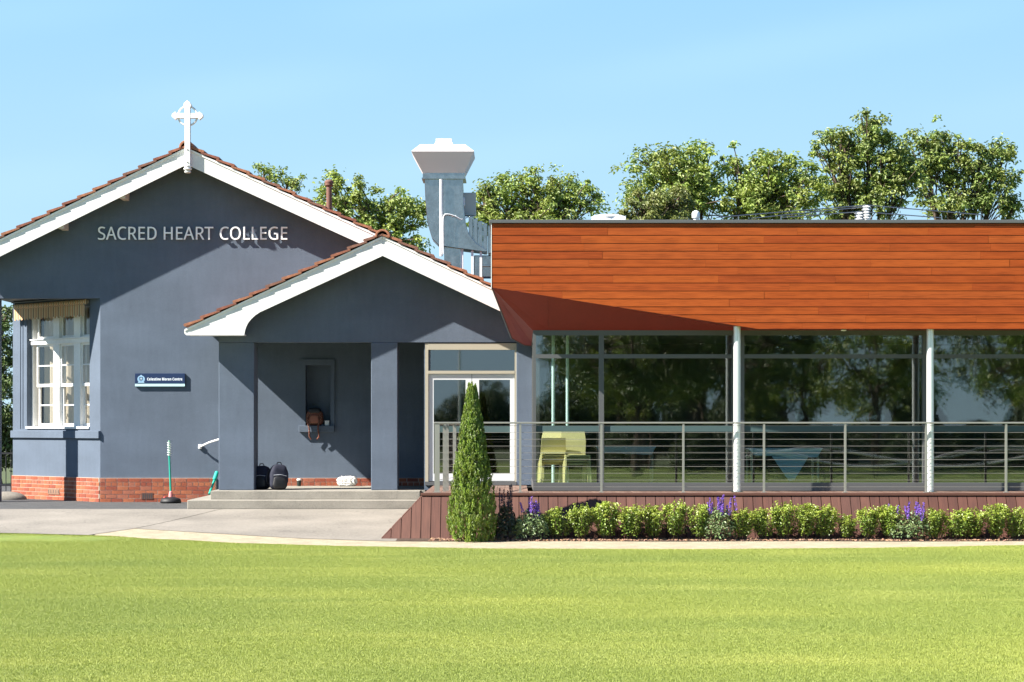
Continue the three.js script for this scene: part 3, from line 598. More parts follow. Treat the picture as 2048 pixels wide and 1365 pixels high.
  // the room behind
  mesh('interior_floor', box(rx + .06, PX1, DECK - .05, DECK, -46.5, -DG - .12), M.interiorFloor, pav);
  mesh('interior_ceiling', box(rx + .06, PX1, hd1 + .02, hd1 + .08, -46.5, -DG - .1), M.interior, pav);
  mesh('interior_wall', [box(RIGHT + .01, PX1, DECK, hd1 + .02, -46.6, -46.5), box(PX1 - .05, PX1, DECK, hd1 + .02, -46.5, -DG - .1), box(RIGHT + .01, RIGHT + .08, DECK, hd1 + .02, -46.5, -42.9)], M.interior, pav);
  for (const px of [1106.5, 1135]) mesh('interior_post', rod([X(px, 41.0), DECK, -41.0], [X(px, 41.0), hd1 + .02, -41.0], .03, .03, 14), std([.62, .78, .74], .4), pav);
}

/* ------------------------------------------------------------------ deck, skirt boards, railing */
const DE = 38.38;
{
  const deck = thing('timber_deck', 'low deck of red brown boards with a sloping board skirt along the glazing', 'deck');
  const topL = X(843, DE), botL = X(762, 37.9), n = 96, w = .1385;
  const board = {}; const mk = (len) => board[len] ??= planarUV(flat(new THREE.BoxGeometry(w - .006, .03, len)), true);
  for (let i = 0; i < n; i++) {
    const x = topL + .04 + w * (i + .5); if (x > PX1 - .1) break;
    const back = x < gxx(1064) ? 42.86 : DG - .035, len = Math.round((back - DE) * 1000) / 1000;
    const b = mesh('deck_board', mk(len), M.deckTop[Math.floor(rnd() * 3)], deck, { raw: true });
    b.position.set(x, DECK - .016 + rr(-.0012, .0012), -(back + DE) / 2);
  }
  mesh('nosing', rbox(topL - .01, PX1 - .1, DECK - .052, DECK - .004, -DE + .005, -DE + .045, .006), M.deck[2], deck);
  mesh('joist_frame', box(topL + .05, PX1 - .1, -.3, DECK - .034, -39.2, -DE - .01), M.backing, deck);
  const yT = DECK - .055, yB = -.335, dT = DE - .02, dB = 37.9, bw = .1675;
  const sk = new THREE.Group(); sk.name = 'skirt'; deck.add(sk);
  const P = (x, t) => V3(x, yT + (yB - yT) * t, -(dT + (dB - dT) * t));
  const hip = x => Math.max(0, Math.min(1, (topL - x) / (topL - botL)));
  for (let i = 0; i < 90; i++) {
    const a = botL + i * bw + .006, b = a + bw - .012; if (b > PX1 - .2) break;
    const ta = hip(a), tb = hip(b); if (tb > .97) continue;
    const poly = ta > 0 && tb <= 0 ? [P(a, ta), P(topL, 0), P(b, 0), P(b, 1), P(a, 1)] : [P(a, ta), P(b, tb), P(b, 1), P(a, 1)];
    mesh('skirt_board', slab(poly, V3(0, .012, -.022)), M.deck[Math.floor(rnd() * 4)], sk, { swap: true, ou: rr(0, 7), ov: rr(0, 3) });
  }
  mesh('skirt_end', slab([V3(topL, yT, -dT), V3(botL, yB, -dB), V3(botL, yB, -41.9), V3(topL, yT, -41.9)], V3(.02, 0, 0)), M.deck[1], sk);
  mesh('skirt_backing', slab([P(botL + .08, .98), P(topL + .06, .03), P(PX1 - .2, .03), P(PX1 - .2, .98)].map(v => v.add(V3(0, 0, -.03))), V3(0, 0, -.01)), M.backing, sk);

  const rail = thing('deck_railing', 'steel balustrade with flat posts and tensioned wires along the deck edge', 'railing');
  const dr = 38.5, rTop = Y(844.5, dr), rx0 = X(868, dr), base = DECK + .001;
  mesh('top_rail', rbox(rx0, PX1 - .2, rTop - .03, rTop, -dr - .02, -dr + .02, .006), M.steel, rail);
  const posts = [874, 1040.5, 1203, 1367, 1528.5, 1691, 1853, 2013, 2176, 2338];
  for (const px of posts) { const x = X(px, dr), wd = px < 900 ? .045 : .018; const p = mesh('post', box(x - wd, x + wd, base, rTop - .035, -dr - .03, -dr + .012), M.steel, rail); mesh('foot_plate', box(x - wd - .025, x + wd + .025, base, base + .008, -dr - .055, -dr + .04), M.steel, p); }
  const n2 = 10;
  for (let i = 0; i < n2; i++) { const y = base + .095 + i * (rTop - base - .16) / (n2 - 1); mesh('wire', rod([rx0 + .03, y, -dr - .008], [PX1 - .2, y, -dr - .008], .0035, .0035, 5), M.steel, rail); }
  // return towards the doors
  const ret = [[889, 39.0], [894, 39.4], [909, 40.4], [925, 41.5]].map(([px, d]) => [X(px, d), d]);
  ret.forEach(([x, d]) => mesh('return_post', box(x - .03, x + .03, base, rTop - .04, -d - .02, -d + .02), M.steel, rail));
  const a0 = [X(874, dr), rTop - .03, -dr - .02], a1 = [ret[3][0], rTop - .03, -41.5];
  mesh('return_rail', rod(a0, a1, .02, .02, 8), M.steel, rail);
  for (let i = 0; i < n2; i++) { const y = base + .095 + i * (rTop - base - .16) / (n2 - 1); mesh('wire', rod([X(874, dr), y, -dr - .02], [ret[3][0], y, -41.5], .0035, .0035, 5), M.steel, rail); }
}

/* ------------------------------------------------------------------ things inside the pavilion */
{
  // one stacking chair: moulded back and seat, four raked legs
  const ch = thing('stacking_chair', 'lowest lime green moulded chair of the stack near the glazed corner', 'chair', [0, 0, 0], 'stacked lime chairs');
  const prof = (w0, w1, y0, y1, z0, z1, t) => slab([V3(-w0, y0, z0), V3(w0, y0, z0), V3(w1, y1, z1), V3(-w1, y1, z1)], V3(0, t > 0 ? 0 : t, t > 0 ? t : 0));
  mesh('backrest', [prof(.20, .215, .46, .68, -.17, -.20, .022), prof(.215, .20, .68, .88, -.20, -.26, .022)], M.chair, ch);
  mesh('seat', [prof(.19, .195, .46, .445, -.17, .05, -.03), prof(.195, .20, .445, .455, .05, .25, -.03)], M.chair, ch);
  for (const [sx, sz] of [[-1, 1], [1, 1], [-1, -1], [1, -1]]) mesh('leg', slab([V3(sx * .19, .45, sz > 0 ? .20 : -.15), V3(sx * .215, .45, sz > 0 ? .20 : -.15), V3(sx * .225, 0, sz > 0 ? .26 : -.27), V3(sx * .195, 0, sz > 0 ? .26 : -.27)], V3(0, 0, .035)), M.chair, ch);
  const spots = [[1104, 40.25, .1, 5, 'the stack near the glazed corner'], [1147, 40.05, -.15, 4, 'the stack beside the interior post']];
  const order = ['lowest', 'second', 'third', 'fourth', 'topmost'];
  let first = true;
  for (const [px, d, turn, n, where] of spots) for (let k = 0; k < n; k++) {
    const c = first ? ch : ch.clone(); if (!first) { c.name = numbered('stacking_chair'); scene.add(c); }
    first = false;
    c.position.set(X(px, d) + k * .010, DECK + k * .05, -d + k * .035); c.rotation.y = Math.PI + turn; c.scale.setScalar(1.06);
    c.userData = { ...c.userData, label: `${k === n - 1 ? 'topmost' : order[k]} lime green moulded chair of ${where}` };
  }
  // tables under pale blue cloths
  const clothM = std([.42, .60, .72], .85, { side: true }), woodM = std([.14, .08, .05], .6);
  for (const [px, d, w, dep, lab] of [[1565, 41.0, 1.35, .9, 'dining table under a pale blue cloth with one long hanging corner'], [1250, 44.6, 1.2, .8, 'small table under a blue cloth deep inside the room']]) {
    const x = X(px, d), t = thing('dining_table', lab, 'table', [x, DECK, -d]);
    mesh('tabletop', rbox(-w / 2, w / 2, .70, .735, -dep / 2, dep / 2, .01), woodM, t);
    for (const [sx, sz] of [[-1, -1], [1, -1], [-1, 1], [1, 1]]) mesh('leg', rod([sx * (w / 2 - .07), 0, sz * (dep / 2 - .07)], [sx * (w / 2 - .07), .70, sz * (dep / 2 - .07)], .025, .025, 10), M.steel, t);
    const c = thing('tablecloth', 'pale blue cloth draped over the ' + lab.split(' under')[0] + (w > 1.3 ? ' near the columns' : ' deep inside'), 'tablecloth', [x, DECK + .737, -d]);
    mesh('top_cloth', box(-w / 2 - .005, w / 2 + .005, 0, .004, -dep / 2 - .005, dep / 2 + .005), clothM, c);
    const drop = (pts) => mesh('hanging_fold', slab(pts.map(p => V3(...p)), V3(0, 0, .003)), clothM, c);
    drop([[-w / 2, 0, dep / 2 + .006], [w / 2, 0, dep / 2 + .006], [w / 2 - .1, -.16, dep / 2 + .05], [-w / 2 + .1, -.12, dep / 2 + .05]]);
    if (w > 1.3) drop([[-.25, -.14, dep / 2 + .05], [.42, -.14, dep / 2 + .05], [.16, -.56, dep / 2 + .10], [.06, -.60, dep / 2 + .10]]);
  }
}

/* ------------------------------------------------------------------ roof equipment */
{
  const d = 47.2, s = F / d, ex = px => X(px, d), ey = py => Y(py, d), z = -d;
  const k = thing('exhaust_duct', 'galvanised kitchen exhaust duct with a flared pale cowl above the porch roof', 'exhaust duct', [ex(885), ey(560), z]);
  const ox = ex(885), oy = ey(560), lx = px => ex(px) - ox, ly = py => ey(py) - oy;
  const frus = (x0, x1, y0, x2, x3, y1, d0, d1) => { // front/back depth half sizes d0 (lower), d1 (upper)
    const b = [V3(x0, y0, d0), V3(x1, y0, d0), V3(x1, y0, -d0), V3(x0, y0, -d0)], t = [V3(x2, y1, d1), V3(x3, y1, d1), V3(x3, y1, -d1), V3(x2, y1, -d1)];
    const pos = []; const tri = (a, c, e) => pos.push(...a.toArray(), ...c.toArray(), ...e.toArray());
    for (let i = 0; i < 4; i++) { const j = (i + 1) % 4; tri(b[i], b[j], t[j]); tri(b[i], t[j], t[i]); }
    tri(t[0], t[1], t[2]); tri(t[0], t[2], t[3]); tri(b[0], b[2], b[1]); tri(b[0], b[3], b[2]);
    const g = new THREE.BufferGeometry(); g.setAttribute('position', new THREE.Float32BufferAttribute(pos, 3)); g.computeVertexNormals(); g.setAttribute('uv', new THREE.Float32BufferAttribute(new Float32Array(pos.length / 3 * 2), 2)); return g;
  };
  const cw = mesh('cowl', [frus(lx(848), lx(929), ly(352), lx(825), lx(949), ly(310), .42, .64), frus(lx(825), lx(949), ly(310), lx(842), lx(931), ly(294.5), .64, .46)], M.cowl, k);
  mesh('cowl_cap', [frus(lx(868), lx(907), ly(294), lx(873), lx(903), ly(282), .2, .16), box(lx(872), lx(904), ly(282), ly(279.5), -.17, .17)], M.cowl, cw);
  mesh('collar', [frus(lx(847), lx(930), ly(361), lx(847), lx(930), ly(351), .43, .43), box(lx(845), lx(932), ly(362.5), ly(360), -.45, .45)], M.galv, k);
  // bent duct: outline of the elbow, extruded through its width
  const el = [[851, 362], [925, 362], [926, 400], [930, 445], [938, 472], [952, 490], [972, 503], [972, 506], [925, 500], [880, 494], [866, 480], [857, 450], [853, 410]].map(([a, b]) => [lx(a), ly(b)]);
  mesh('elbow', new THREE.ExtrudeGeometry(new THREE.Shape(el.map(p => new THREE.Vector2(...p))), { depth: .78, bevelEnabled: true, bevelSize: .008, bevelThickness: .008, bevelSegments: 1 }).translate(0, 0, -.40), M.galv, k);
  for (let i = 0; i < 6; i++) { const a = 938 + i * 9.5; mesh('duct_segment', rbox(lx(a), lx(a + 8), ly(496 + i * 3.4), ly(436 + i * 4.5), -.44 - i * .02, .36 - i * .02, .015), M.galv, k); }
  mesh('duct_run', box(lx(985), lx(1080), ly(512), ly(455), -.5, .2), M.galv, k);
  mesh('corner_angle', [box(lx(924), lx(927), ly(440), ly(362), .385, .402)], M.galv, k);
  mesh('plenum', box(lx(889), lx(922), ly(545), ly(497), -.25, .30), M.galv, k);
  for (const px of [925, 945, 962]) mesh('stand_leg', box(lx(px) - .025, lx(px) + .025, ly(568), ly(500), .26, .32), M.pvc, k);
  mesh('stand_leg', box(lx(889), lx(893), ly(575), ly(545), -.1, .1), M.pvc, k);
  mesh('lower_unit', [rbox(lx(948), lx(985), ly(556), ly(512), -.3, .15, .02), rbox(lx(962), lx(990), ly(535), ly(531), -.3, .22, .008)], M.galv, k);
  mesh('prop_pole', rod([lx(883.5), ly(516), .46], [lx(883.5), ly(364), .46], .034, .034, 12), M.pvc, k);
  mesh('switch_box', rbox(lx(925), lx(952), ly(433), ly(387), -.06, .16, .012), std([.42, .45, .41], .5), k);
  mesh('isolator', rbox(lx(921), lx(930), ly(414), ly(397), .16, .24, .015), M.pvc, k);
  mesh('conduit', tube([[lx(888), ly(512), .5], [lx(888), ly(440), .5], [lx(897), ly(433), .48], [lx(912), ly(437), .44], [lx(924), ly(443), .4], [lx(936), ly(437), .3]], .014, 30, 6), M.pvc, k);
  mesh('conduit', tube([[lx(925), ly(412), .22], [lx(924), ly(426), .25], [lx(918), ly(434), .34], [lx(905), ly(437), .44]], .012, 16, 6), M.pvc, k);
  mesh('base_frame', box(lx(880), lx(990), ly(578), ly(572), -.4, .4), M.galv, k);
  mesh('base_post', [box(lx(890), lx(894), 3.2 - oy, ly(574), -.2, -.16), box(lx(980), lx(984), 3.2 - oy, ly(574), -.2, -.16)], M.galv, k);
  // brown vent pipe on the house roof
  const d2 = 48.5, vx = X(658, d2);
  const v = thing('vent_pipe', 'brown clay vent pipe with a flanged cap standing on the tiled roof', 'vent pipe', [vx, Y(430, d2), -d2]);
  mesh('shaft', rod([0, -.1, 0], [0, (430 - 372) / F * d2, 0], .065, .06, 14), std([.16, .075, .055], .8), v);
  mesh('cap', lathe([[0, 0], [.075, 0], [.105, .03], [.075, .05], [.105, .08], [.09, .12], [.06, .14], [0, .14]], 18).translate(0, (430 - 373) / F * d2, 0), std([.16, .075, .055], .8), v);
  // fittings on the flat roof
  const d3 = 42, hx = px => X(px, d3), hy = py => Y(py, d3), rf = fy(447) - .12;
  const dome = thing('roof_skylight', 'low white domed skylight on the flat pavilion roof', 'skylight', [hx(1217), rf, -d3]);
  mesh('kerb', box(-.31, .31, 0, hy(436) - rf, -.31, .31), M.pvc, dome);
  mesh('dome', new THREE.SphereGeometry(.33, 20, 8, 0, Math.PI * 2, 0, Math.PI / 2).scale(1, .2, 1).translate(0, hy(436) - rf, 0), M.whiteTrim, dome);
  const cowl = thing('roof_vent', 'small white slotted vent cowl on the flat pavilion roof', 'roof vent', [hx(1392), rf, -d3]);
  mesh('pipe', rod([0, 0, 0], [0, hy(434) - rf, 0], .045, .045, 12), M.pvc, cowl);
  mesh('hood', lathe([[.05, 0], [.075, .01], [.075, .10], [.055, .13], [.02, .145], [0, .147]], 16).translate(0, hy(437) - rf, 0), M.whiteTrim, cowl);
  for (const [px, top, lab] of [[1733, 410, 'tall white louvred vent stack with wires on the flat roof'], [1719, 423, 'short white louvred vent stack beside the tall one']]) {
    const q = thing('vent_stack', lab, 'roof vent', [hx(px), rf, -d3]);
    mesh('core', rod([0, 0, 0], [0, hy(top) - rf, 0], .05, .05, 12), M.pvc, q);
    for (let i = 0; i < 6; i++) mesh('louvre', lathe([[.05, 0], [.085, -.02], [.088, -.012], [.05, .014]], 14).translate(0, hy(top + 3) - rf - i * .052, 0), M.whiteTrim, q);
  }
  const wr = thing('guy_wires', 'thin cable guys spreading from the vent stack over the flat roof', 'cable');
  for (const [a, b, c, e] of [[1733, 411, 1430, 438], [1733, 411, 1960, 432], [1722, 424, 1560, 438], [1722, 424, 1880, 438], [1733, 414, 1500, 440]]) mesh('cable', rod([hx(a), hy(b), -d3 + .05], [hx(c), hy(e), -d3 + (c < 1700 ? .3 : .2)], .010, .010, 5), M.galv, wr);
  for (const px of [1475, 1560, 1880, 1958]) mesh('anchor', rod([hx(px), rf, -d3 + .2], [hx(px), hy(434), -d3 + .2], .012, .012, 6), M.galv, wr);
}

/* ------------------------------------------------------------------ small things by the porch */
function bagBody(w, h, dp, seedv) {
  const g = new THREE.SphereGeometry(1, 32, 24), p = g.attributes.position; const q = seedv * 7.3;
  for (let i = 0; i < p.count; i++) {
    let x = p.getX(i), y = p.getY(i), z = p.getZ(i);
    const e = .55, sg = v => Math.sign(v) * Math.pow(Math.abs(v), e);
    x = sg(x) * (1 - .16 * Math.max(0, y)); y = sg(y); z = sg(z) * (1 - .25 * Math.max(0, y));
    const n = .035 * Math.sin(x * 7 + q) * Math.sin(y * 6 + q * 2) + .025 * Math.sin(y * 13 + z * 9 + q);
    p.setXYZ(i, x * w / 2 * (1 + n), (y + 1) * h / 2, z * dp / 2 * (1 + n));
  }
  g.computeVertexNormals(); return g;
}
{
  for (const [px, d, w, h, tilt, lab] of [[525, 43.35, .34, .46, -.10, 'black backpack slumped against the porch pillar'], [555, 43.1, .36, .49, .12, 'navy black backpack leaning beside the other by the pillar']]) {
    const b = thing('backpack', lab, 'backpack', [X(px, d), FLOOR + .003, -d]); b.rotation.z = -tilt * .6; b.rotation.y = tilt * 3;
    mesh('body', bagBody(w, h, .24, px), M.navyCloth, b);
    mesh('front_pocket', bagBody(w * .74, h * .5, .12, px + 3).translate(0, .02, .10), M.black, b);
    mesh('handle', tube([[-.05, h - .02, -.02], [-.03, h + .035, -.02], [.03, h + .035, -.02], [.05, h - .02, -.02]], .010, 12, 6), M.black, b);
    for (const s of [-1, 1]) mesh('strap', tube([[s * .10, h - .04, -.08], [s * w * .55, h * .62, -.10], [s * w * .56, h * .3, -.08], [s * .12, .06, -.09]], .014, 16, 6), M.black, b);
    mesh('trim', tube([[-w * .36, h * .56, .11], [0, h * .60, .135], [w * .36, h * .56, .11]], .006, 12, 5), std([.35, .37, .42], .6), b);
  }
  const d = 45.75, c = thing('coffee_cup', 'dark takeaway coffee cup with a white lid on the porch floor', 'cup', [X(598, d), FLOOR + .001, -d]);
  mesh('cup', lathe([[0, 0], [.036, 0], [.048, .12], [.044, .12], [.03, .01], [0, .01]], 24), std([.02, .03, .025], .6), c);
  mesh('lid', lathe([[0, .15], [.036, .15], [.044, .145], [.051, .125], [.051, .115], [0, .115]], 24), M.whiteTrim, c);
  const wb = thing('white_bag', 'crumpled white plastic bag lying by the porch back wall', 'bag', [X(694, 45.7), FLOOR + .002, -45.7]);
  const g = new THREE.IcosahedronGeometry(1, 12), p = g.attributes.position;
  for (let i = 0; i < p.count; i++) {
    let x = p.getX(i), y = p.getY(i), z = p.getZ(i); const sg = v => Math.sign(v) * Math.pow(Math.abs(v), .6);
    const n = 1 + .10 * Math.abs(Math.sin(x * 9 + y * 4)) - .10 * Math.abs(Math.sin(y * 11 - z * 8 + x * 3)) + .05 * Math.sin(x * 23 + z * 17);
    p.setXYZ(i, sg(x) * .20 * n, Math.max(0, (sg(y) * n + .93) * .098 + (x > 0 ? .012 : 0)), sg(z) * .12 * n);
  }
  const gf = flat(g); gf.computeVertexNormals();
  mesh('body', gf, std([.80, .78, .74], .45), wb);
  mesh('printed_mark', box(-.12, -.05, .10, .104, .10, .122), std([.6, .2, .12], .6), wb);
  for (const s of [-1, 1]) mesh('handle', tube([[s * .07 - .05, .17, .02], [s * .04 - .07, .205, .03], [s * .01 - .06, .175, .05]], .007, 10, 5), std([.80, .78, .74], .45), wb);
  // patterned bag on the niche sill
  const nb = thing('patterned_bag', 'red brown patterned bag with hanging straps on the niche sill', 'bag', [mx(629), my(852) + .002, -46.03]);
  const pat = makeTex(128, (u, v) => { const a = Math.sin(u * 50) * Math.sin(v * 38) + .6 * (fbm(u, v, 8, 8, 2) - .5); return a > .2 ? [.20, .05, .03] : a < -.5 ? [.30, .2, .12] : [.05, .015, .015]; });
  const pm = new THREE.MeshStandardMaterial({ map: rep(pat, .35), roughness: .9 });
  mesh('body', bagBody(.36, .33, .20, 2.2), pm, nb);
  mesh('top_flap', bagBody(.26, .12, .17, 5.1).translate(0, .25, .01), M.black, nb);
  for (const s of [-1, 1]) mesh('strap', tube([[s * .10 - .02, .20, .10], [s * .12 - .02, .08, .16], [s * .09 - .01, -.06, .165], [s * .10, -.22, .14], [s * .06, -.28, .13]], .016, 20, 6), pm, nb);
  mesh('pocket', bagBody(.2, .16, .08, 4).translate(.0, .05, .08), std([.30, .12, .08], .9), nb);
  const tubx = thing('white_tub', 'small white lidded tub beside the bag on the niche sill', 'tub', [mx(654), my(852) + .002, -46.02]);
  mesh('tub', rbox(-.045, .045, 0, .085, -.06, .06, .012), M.pvc, tubx); mesh('lid', rbox(-.052, .052, .085, .105, -.067, .067, .008), M.whiteTrim, tubx);
  // totem tennis stand
  const tt = thing('totem_tennis_stand', 'green totem tennis pole in a round black base by the brick wall', 'totem pole', [X(341, 45.3), .009, -45.3]);
  mesh('base', lathe([[0, 0], [.205, 0], [.215, .03], [.20, .075], [.15, .105], [.06, .125], [0, .125]], 32), M.black, tt);
  mesh('filler_cap', lathe([[0, .03], [.03, .03], [.034, 0], [0, 0]], 12).translate(-.11, .10, .06), std([.45, .06, .06], .5), tt);
  mesh('socket', lathe([[.05, 0], [.035, .10], [.026, .12], [0, .12]], 16).translate(0, .12, 0), std([.70, .22, .22], .5), tt);
  mesh('pole', rod([0, .22, 0], [-.03, .98, 0], .021, .019, 12), std([.02, .33, .24], .4), tt);
  const sc = mesh('spiral_top', tube(Array.from({ length: 26 }, (_, i) => [-.03 + .035 * Math.cos(i * 1.5), .96 + i * .0115, .035 * Math.sin(i * 1.5)]), .010, 90, 6), std([.62, .70, .68], .5), tt);
  mesh('top_pole', rod([-.03, .98, 0], [-.032, 1.27, 0], .017, .015, 10), std([.30, .52, .40], .5), sc);
  const gp = thing('green_bat', 'green plastic bat leaning on the brick wall above the step', 'bat', [X(418, 45.5), .18, -45.5]);
  mesh('handle', rod([0, .002, 0], [.075, .30, -.28], .026, .024, 12), std([.02, .36, .27], .4), gp);
  mesh('head', rod([.07, .285, -.265], [.108, .44, -.395], .042, .045, 14), std([.02, .38, .29], .4), gp);
  // pale rock at the house corner and picket fence behind it
  const rk = thing('corner_kerb', 'worn pale concrete kerb stub at the house corner', 'kerb', [X(14, 47.5), 0, -47.5]);
  const kg = new THREE.SphereGeometry(1, 20, 12), kp = kg.attributes.position;
  for (let i = 0; i < kp.count; i++) kp.setXYZ(i, kp.getX(i) * .42, Math.max(-.02, kp.getY(i) * .17 + .01), kp.getZ(i) * .3);
  kg.computeVertexNormals(); mesh('stone', kg, M.concrete, rk);
  const fn = thing('picket_fence', 'dark metal picket fence behind the house corner', 'fence', [0, 0, -53]);
  for (let i = 0; i < 34; i++) { const x = -10.95 - i * .12; mesh('picket', rod([x, .02, 0], [x, 1.02, 0], .011, .011, 6), M.black, fn); }
  mesh('fence_rail', [box(-15.2, -10.9, .9, .94, -.02, .02), box(-15.2, -10.9, .14, .18, -.02, .02)], M.black, fn);
}

/* ------------------------------------------------------------------ plants */
function leaves(list, size, o = {}) {                        // list of [pos, outward normal, tone]; each leaf is a folded pair of triangles pair
  const pos = new Float32Array(list.length * 12 * 3), col = new Float32Array(list.length * 12 * 3);
  const a = V3(0, 0, 0), b = V3(0, 0, 0), n = V3(0, 0, 0);
  let k = 0;
  for (const [p, nn, tone, sc = 1] of list) {
    n.copy(nn).add(V3(gs(), gs(), gs()).multiplyScalar(o.jit ?? .7)).normalize();
    a.set(rnd() - .5, rnd() - .3, rnd() - .5); if (o.up) a.y += o.up;
    a.addScaledVector(n, -a.dot(n)).normalize(); b.crossVectors(n, a);
    const l = size * sc * rr(.7, 1.3), w = l * (o.ratio ?? .5), f = w * .35;
    const q = (u, v, h) => [p.x + a.x * u + b.x * v + n.x * h, p.y + a.y * u + b.y * v + n.y * h, p.z + a.z * u + b.z * v + n.z * h];
    const base = q(-l * .5, 0, 0), tip = q(l * .5, 0, -f * .4), le = q(0, -w * .5, f), ri = q(0, w * .5, f);
    for (const t of [base, le, tip, base, tip, ri]) { pos.set(t, k * 3); col.set([tone[0], tone[1], tone[2]], k * 3); k++; }
  }
  const g = new THREE.BufferGeometry();
  g.setAttribute('position', new THREE.BufferAttribute(pos.slice(0, k * 3), 3)); g.setAttribute('color', new THREE.BufferAttribute(col.slice(0, k * 3), 3));
  g.computeVertexNormals(); return g;
}
const MLEAF = leafMat([1, 1, 1], .38, .55), MSHRUB = leafMat([1, 1, 1], .30, .45);
function tone(c, v) { const k = rr(1 - v, 1 + v), y = rr(-v, v) * .35; return [c[0] * (k + y), c[1] * k, c[2] * (k - y)]; }
const DECID = [.27, .34, .055];
function tree(name, label, o) {                              // o: x, z, h, crown blobs [[dx,y,dz,rx,ry,rz]...], n clumps, per clump, tone, leaf size
  const t = thing(name, label, 'tree', [o.x, gy(-o.z), o.z], o.group);
  const limbs = [], lv = [], th = o.trunk ?? o.h * .3, r0 = o.r ?? .16;
  const lean = rr(-.3, .3);
  const top = V3(lean, th, rr(-.2, .2));
  limbs.push(rod([0, -.05, 0], top.toArray(), r0, r0 * .75, 9));
  const mains = [];
  for (const bl of o.blobs) {
    const c = V3(bl[0], bl[1], bl[2]), mid = top.clone().lerp(c, .55).add(V3(gs() * .3, .35, gs() * .3));
    limbs.push(new THREE.TubeGeometry(new THREE.CatmullRomCurve3([top.clone().add(V3(0, -.2, 0)), mid, c.clone().add(V3(0, bl[4] * .25, 0))]), 8, r0 * .34, 6));
    mains.push([c, mid, bl]);
  }
  const vol = mains.map(m => m[2][3] * m[2][4] * m[2][5]), tot = vol.reduce((a, b) => a + b, 0);
  mains.forEach(([c, mid, bl], bi) => {
    const n = Math.max(4, Math.round(o.clumps * vol[bi] / tot));
    for (let i = 0; i < n; i++) {
      const u = V3(gs(), gs(), gs()).normalize().multiplyScalar(Math.pow(rnd(), .38) * rr(.85, 1.18));
      const p = V3(c.x + u.x * bl[3], c.y + u.y * bl[4], c.z + u.z * bl[5]);
      const sprig = rnd() < .30; if (sprig) p.sub(c).multiplyScalar(rr(1.1, 1.5)).add(c);
      const st = mid.clone().lerp(c, rnd());
      if (rnd() < .75) limbs.push(new THREE.TubeGeometry(new THREE.CatmullRomCurve3([st, st.clone().lerp(p, .5).add(V3(gs() * .2, .12, gs() * .2)), p]), 4, r0 * .10, 4));
      const R = (sprig ? rr(.15, .34) : rr(.26, .6)) * (o.clump ?? 1), tn = tone(o.tone || DECID, .22), m = Math.round(o.per * (sprig ? .45 : 1) * rr(.5, 1.25));
      for (let k = 0; k < m; k++) {
        const q = V3(gs(), gs() * .7, gs()).multiplyScalar(R);
        lv.push([p.clone().add(q), q.clone().normalize().multiplyScalar(.6).add(V3(0, .7, 0)), tone(tn, .16)]);
      }
    }
  });
  const trunk = mesh('trunk', limbs, M.bark, t);
  mesh('crown', leaves(lv, o.leaf ?? .17, { jit: .8 }), MLEAF, t, { raw: true });
  return t;
}
const BG = 'trees behind the buildings';
function bgTree(label, d, blobsPx, o = {}) {                  // blobs as [px, py, rx px, ry px, dz]
  const s = F / d, cx = blobsPx.reduce((a, b) => a + b[0], 0) / blobsPx.length, x = X(cx, d);
  const blobs = blobsPx.map(b => [X(b[0], d) - x, Y(b[1], d), b[4] || 0, b[2] / s * 1.28, b[3] / s * 1.04, b[2] / s * 1.1]);
  return tree('leafy_tree', label, { x, z: -d, h: 10, trunk: o.trunk ?? 4.5, blobs, clumps: Math.round((o.clumps ?? 90) * 1.45), per: (o.per ?? 75) * .95, leaf: (o.leaf ?? .19) * .78, tone: o.tone, clump: (o.clump ?? 1) * .80, r: o.r, group: BG });
}
bgTree('thin young tree rising above the tiled gable roof', 66, [[528, 350, 22, 34], [575, 365, 24, 30], [548, 400, 34, 40]], { clumps: 34, per: 60, clump: .55, leaf: .15, r: .09 });
bgTree('bright green tree between the gable and the exhaust duct', 64, [[668, 385, 40, 42], [715, 410, 42, 45], [770, 430, 45, 40], [815, 425, 36, 38], [740, 480, 80, 40]], { clumps: 120, per: 80, clump: .7, leaf: .16 });
bgTree('leafy tree behind the exhaust duct and pavilion corner', 68, [[965, 405, 38, 40], [1015, 395, 40, 45], [1075, 385, 46, 42], [1130, 395, 45, 42], [1170, 410, 30, 36], [1060, 440, 90, 34]], { clumps: 150, per: 80, clump: .75, leaf: .16 });
bgTree('rounded olive shrub tree peeping over the pavilion roof', 60, [[1285, 425, 35, 28], [1340, 410, 42, 32], [1300, 450, 60, 30]], { clumps: 80, per: 110, clump: .6, leaf: .13, tone: [.21, .24, .05] });
bgTree('broad tree with two domed crowns behind the pavilion', 74, [[1330, 335, 52, 42], [1395, 330, 52, 44], [1360, 390, 80, 45], [1480, 355, 48, 44], [1540, 355, 55, 50], [1590, 380, 45, 50], [1530, 415, 95, 38], [1270, 385, 26, 20]], { clumps: 230, per: 85, clump: .85, leaf: .19 });
bgTree('tall open tree with bare limbs showing above the pavilion', 76, [[1740, 268, 38, 42], [1690, 300, 44, 40], [1655, 310, 22, 18], [1765, 320, 42, 45], [1690, 365, 45, 40], [1800, 350, 46, 45], [1740, 400, 50, 35], [1690, 420, 45, 25]], { clumps: 190, per: 75, clump: .75, leaf: .19, tone: [.245, .31, .06] });
bgTree('airy tree with a leaning trunk at the end of the roofline', 80, [[1855, 285, 34, 34], [1895, 305, 40, 38], [1850, 345, 42, 36], [1960, 330, 40, 40], [2010, 310, 30, 34], [1990, 385, 42, 40], [1930, 370, 32, 30], [1900, 410, 45, 28], [2030, 410, 24, 30]], { clumps: 170, per: 66, clump: .75, leaf: .20, tone: [.235, .30, .06] });
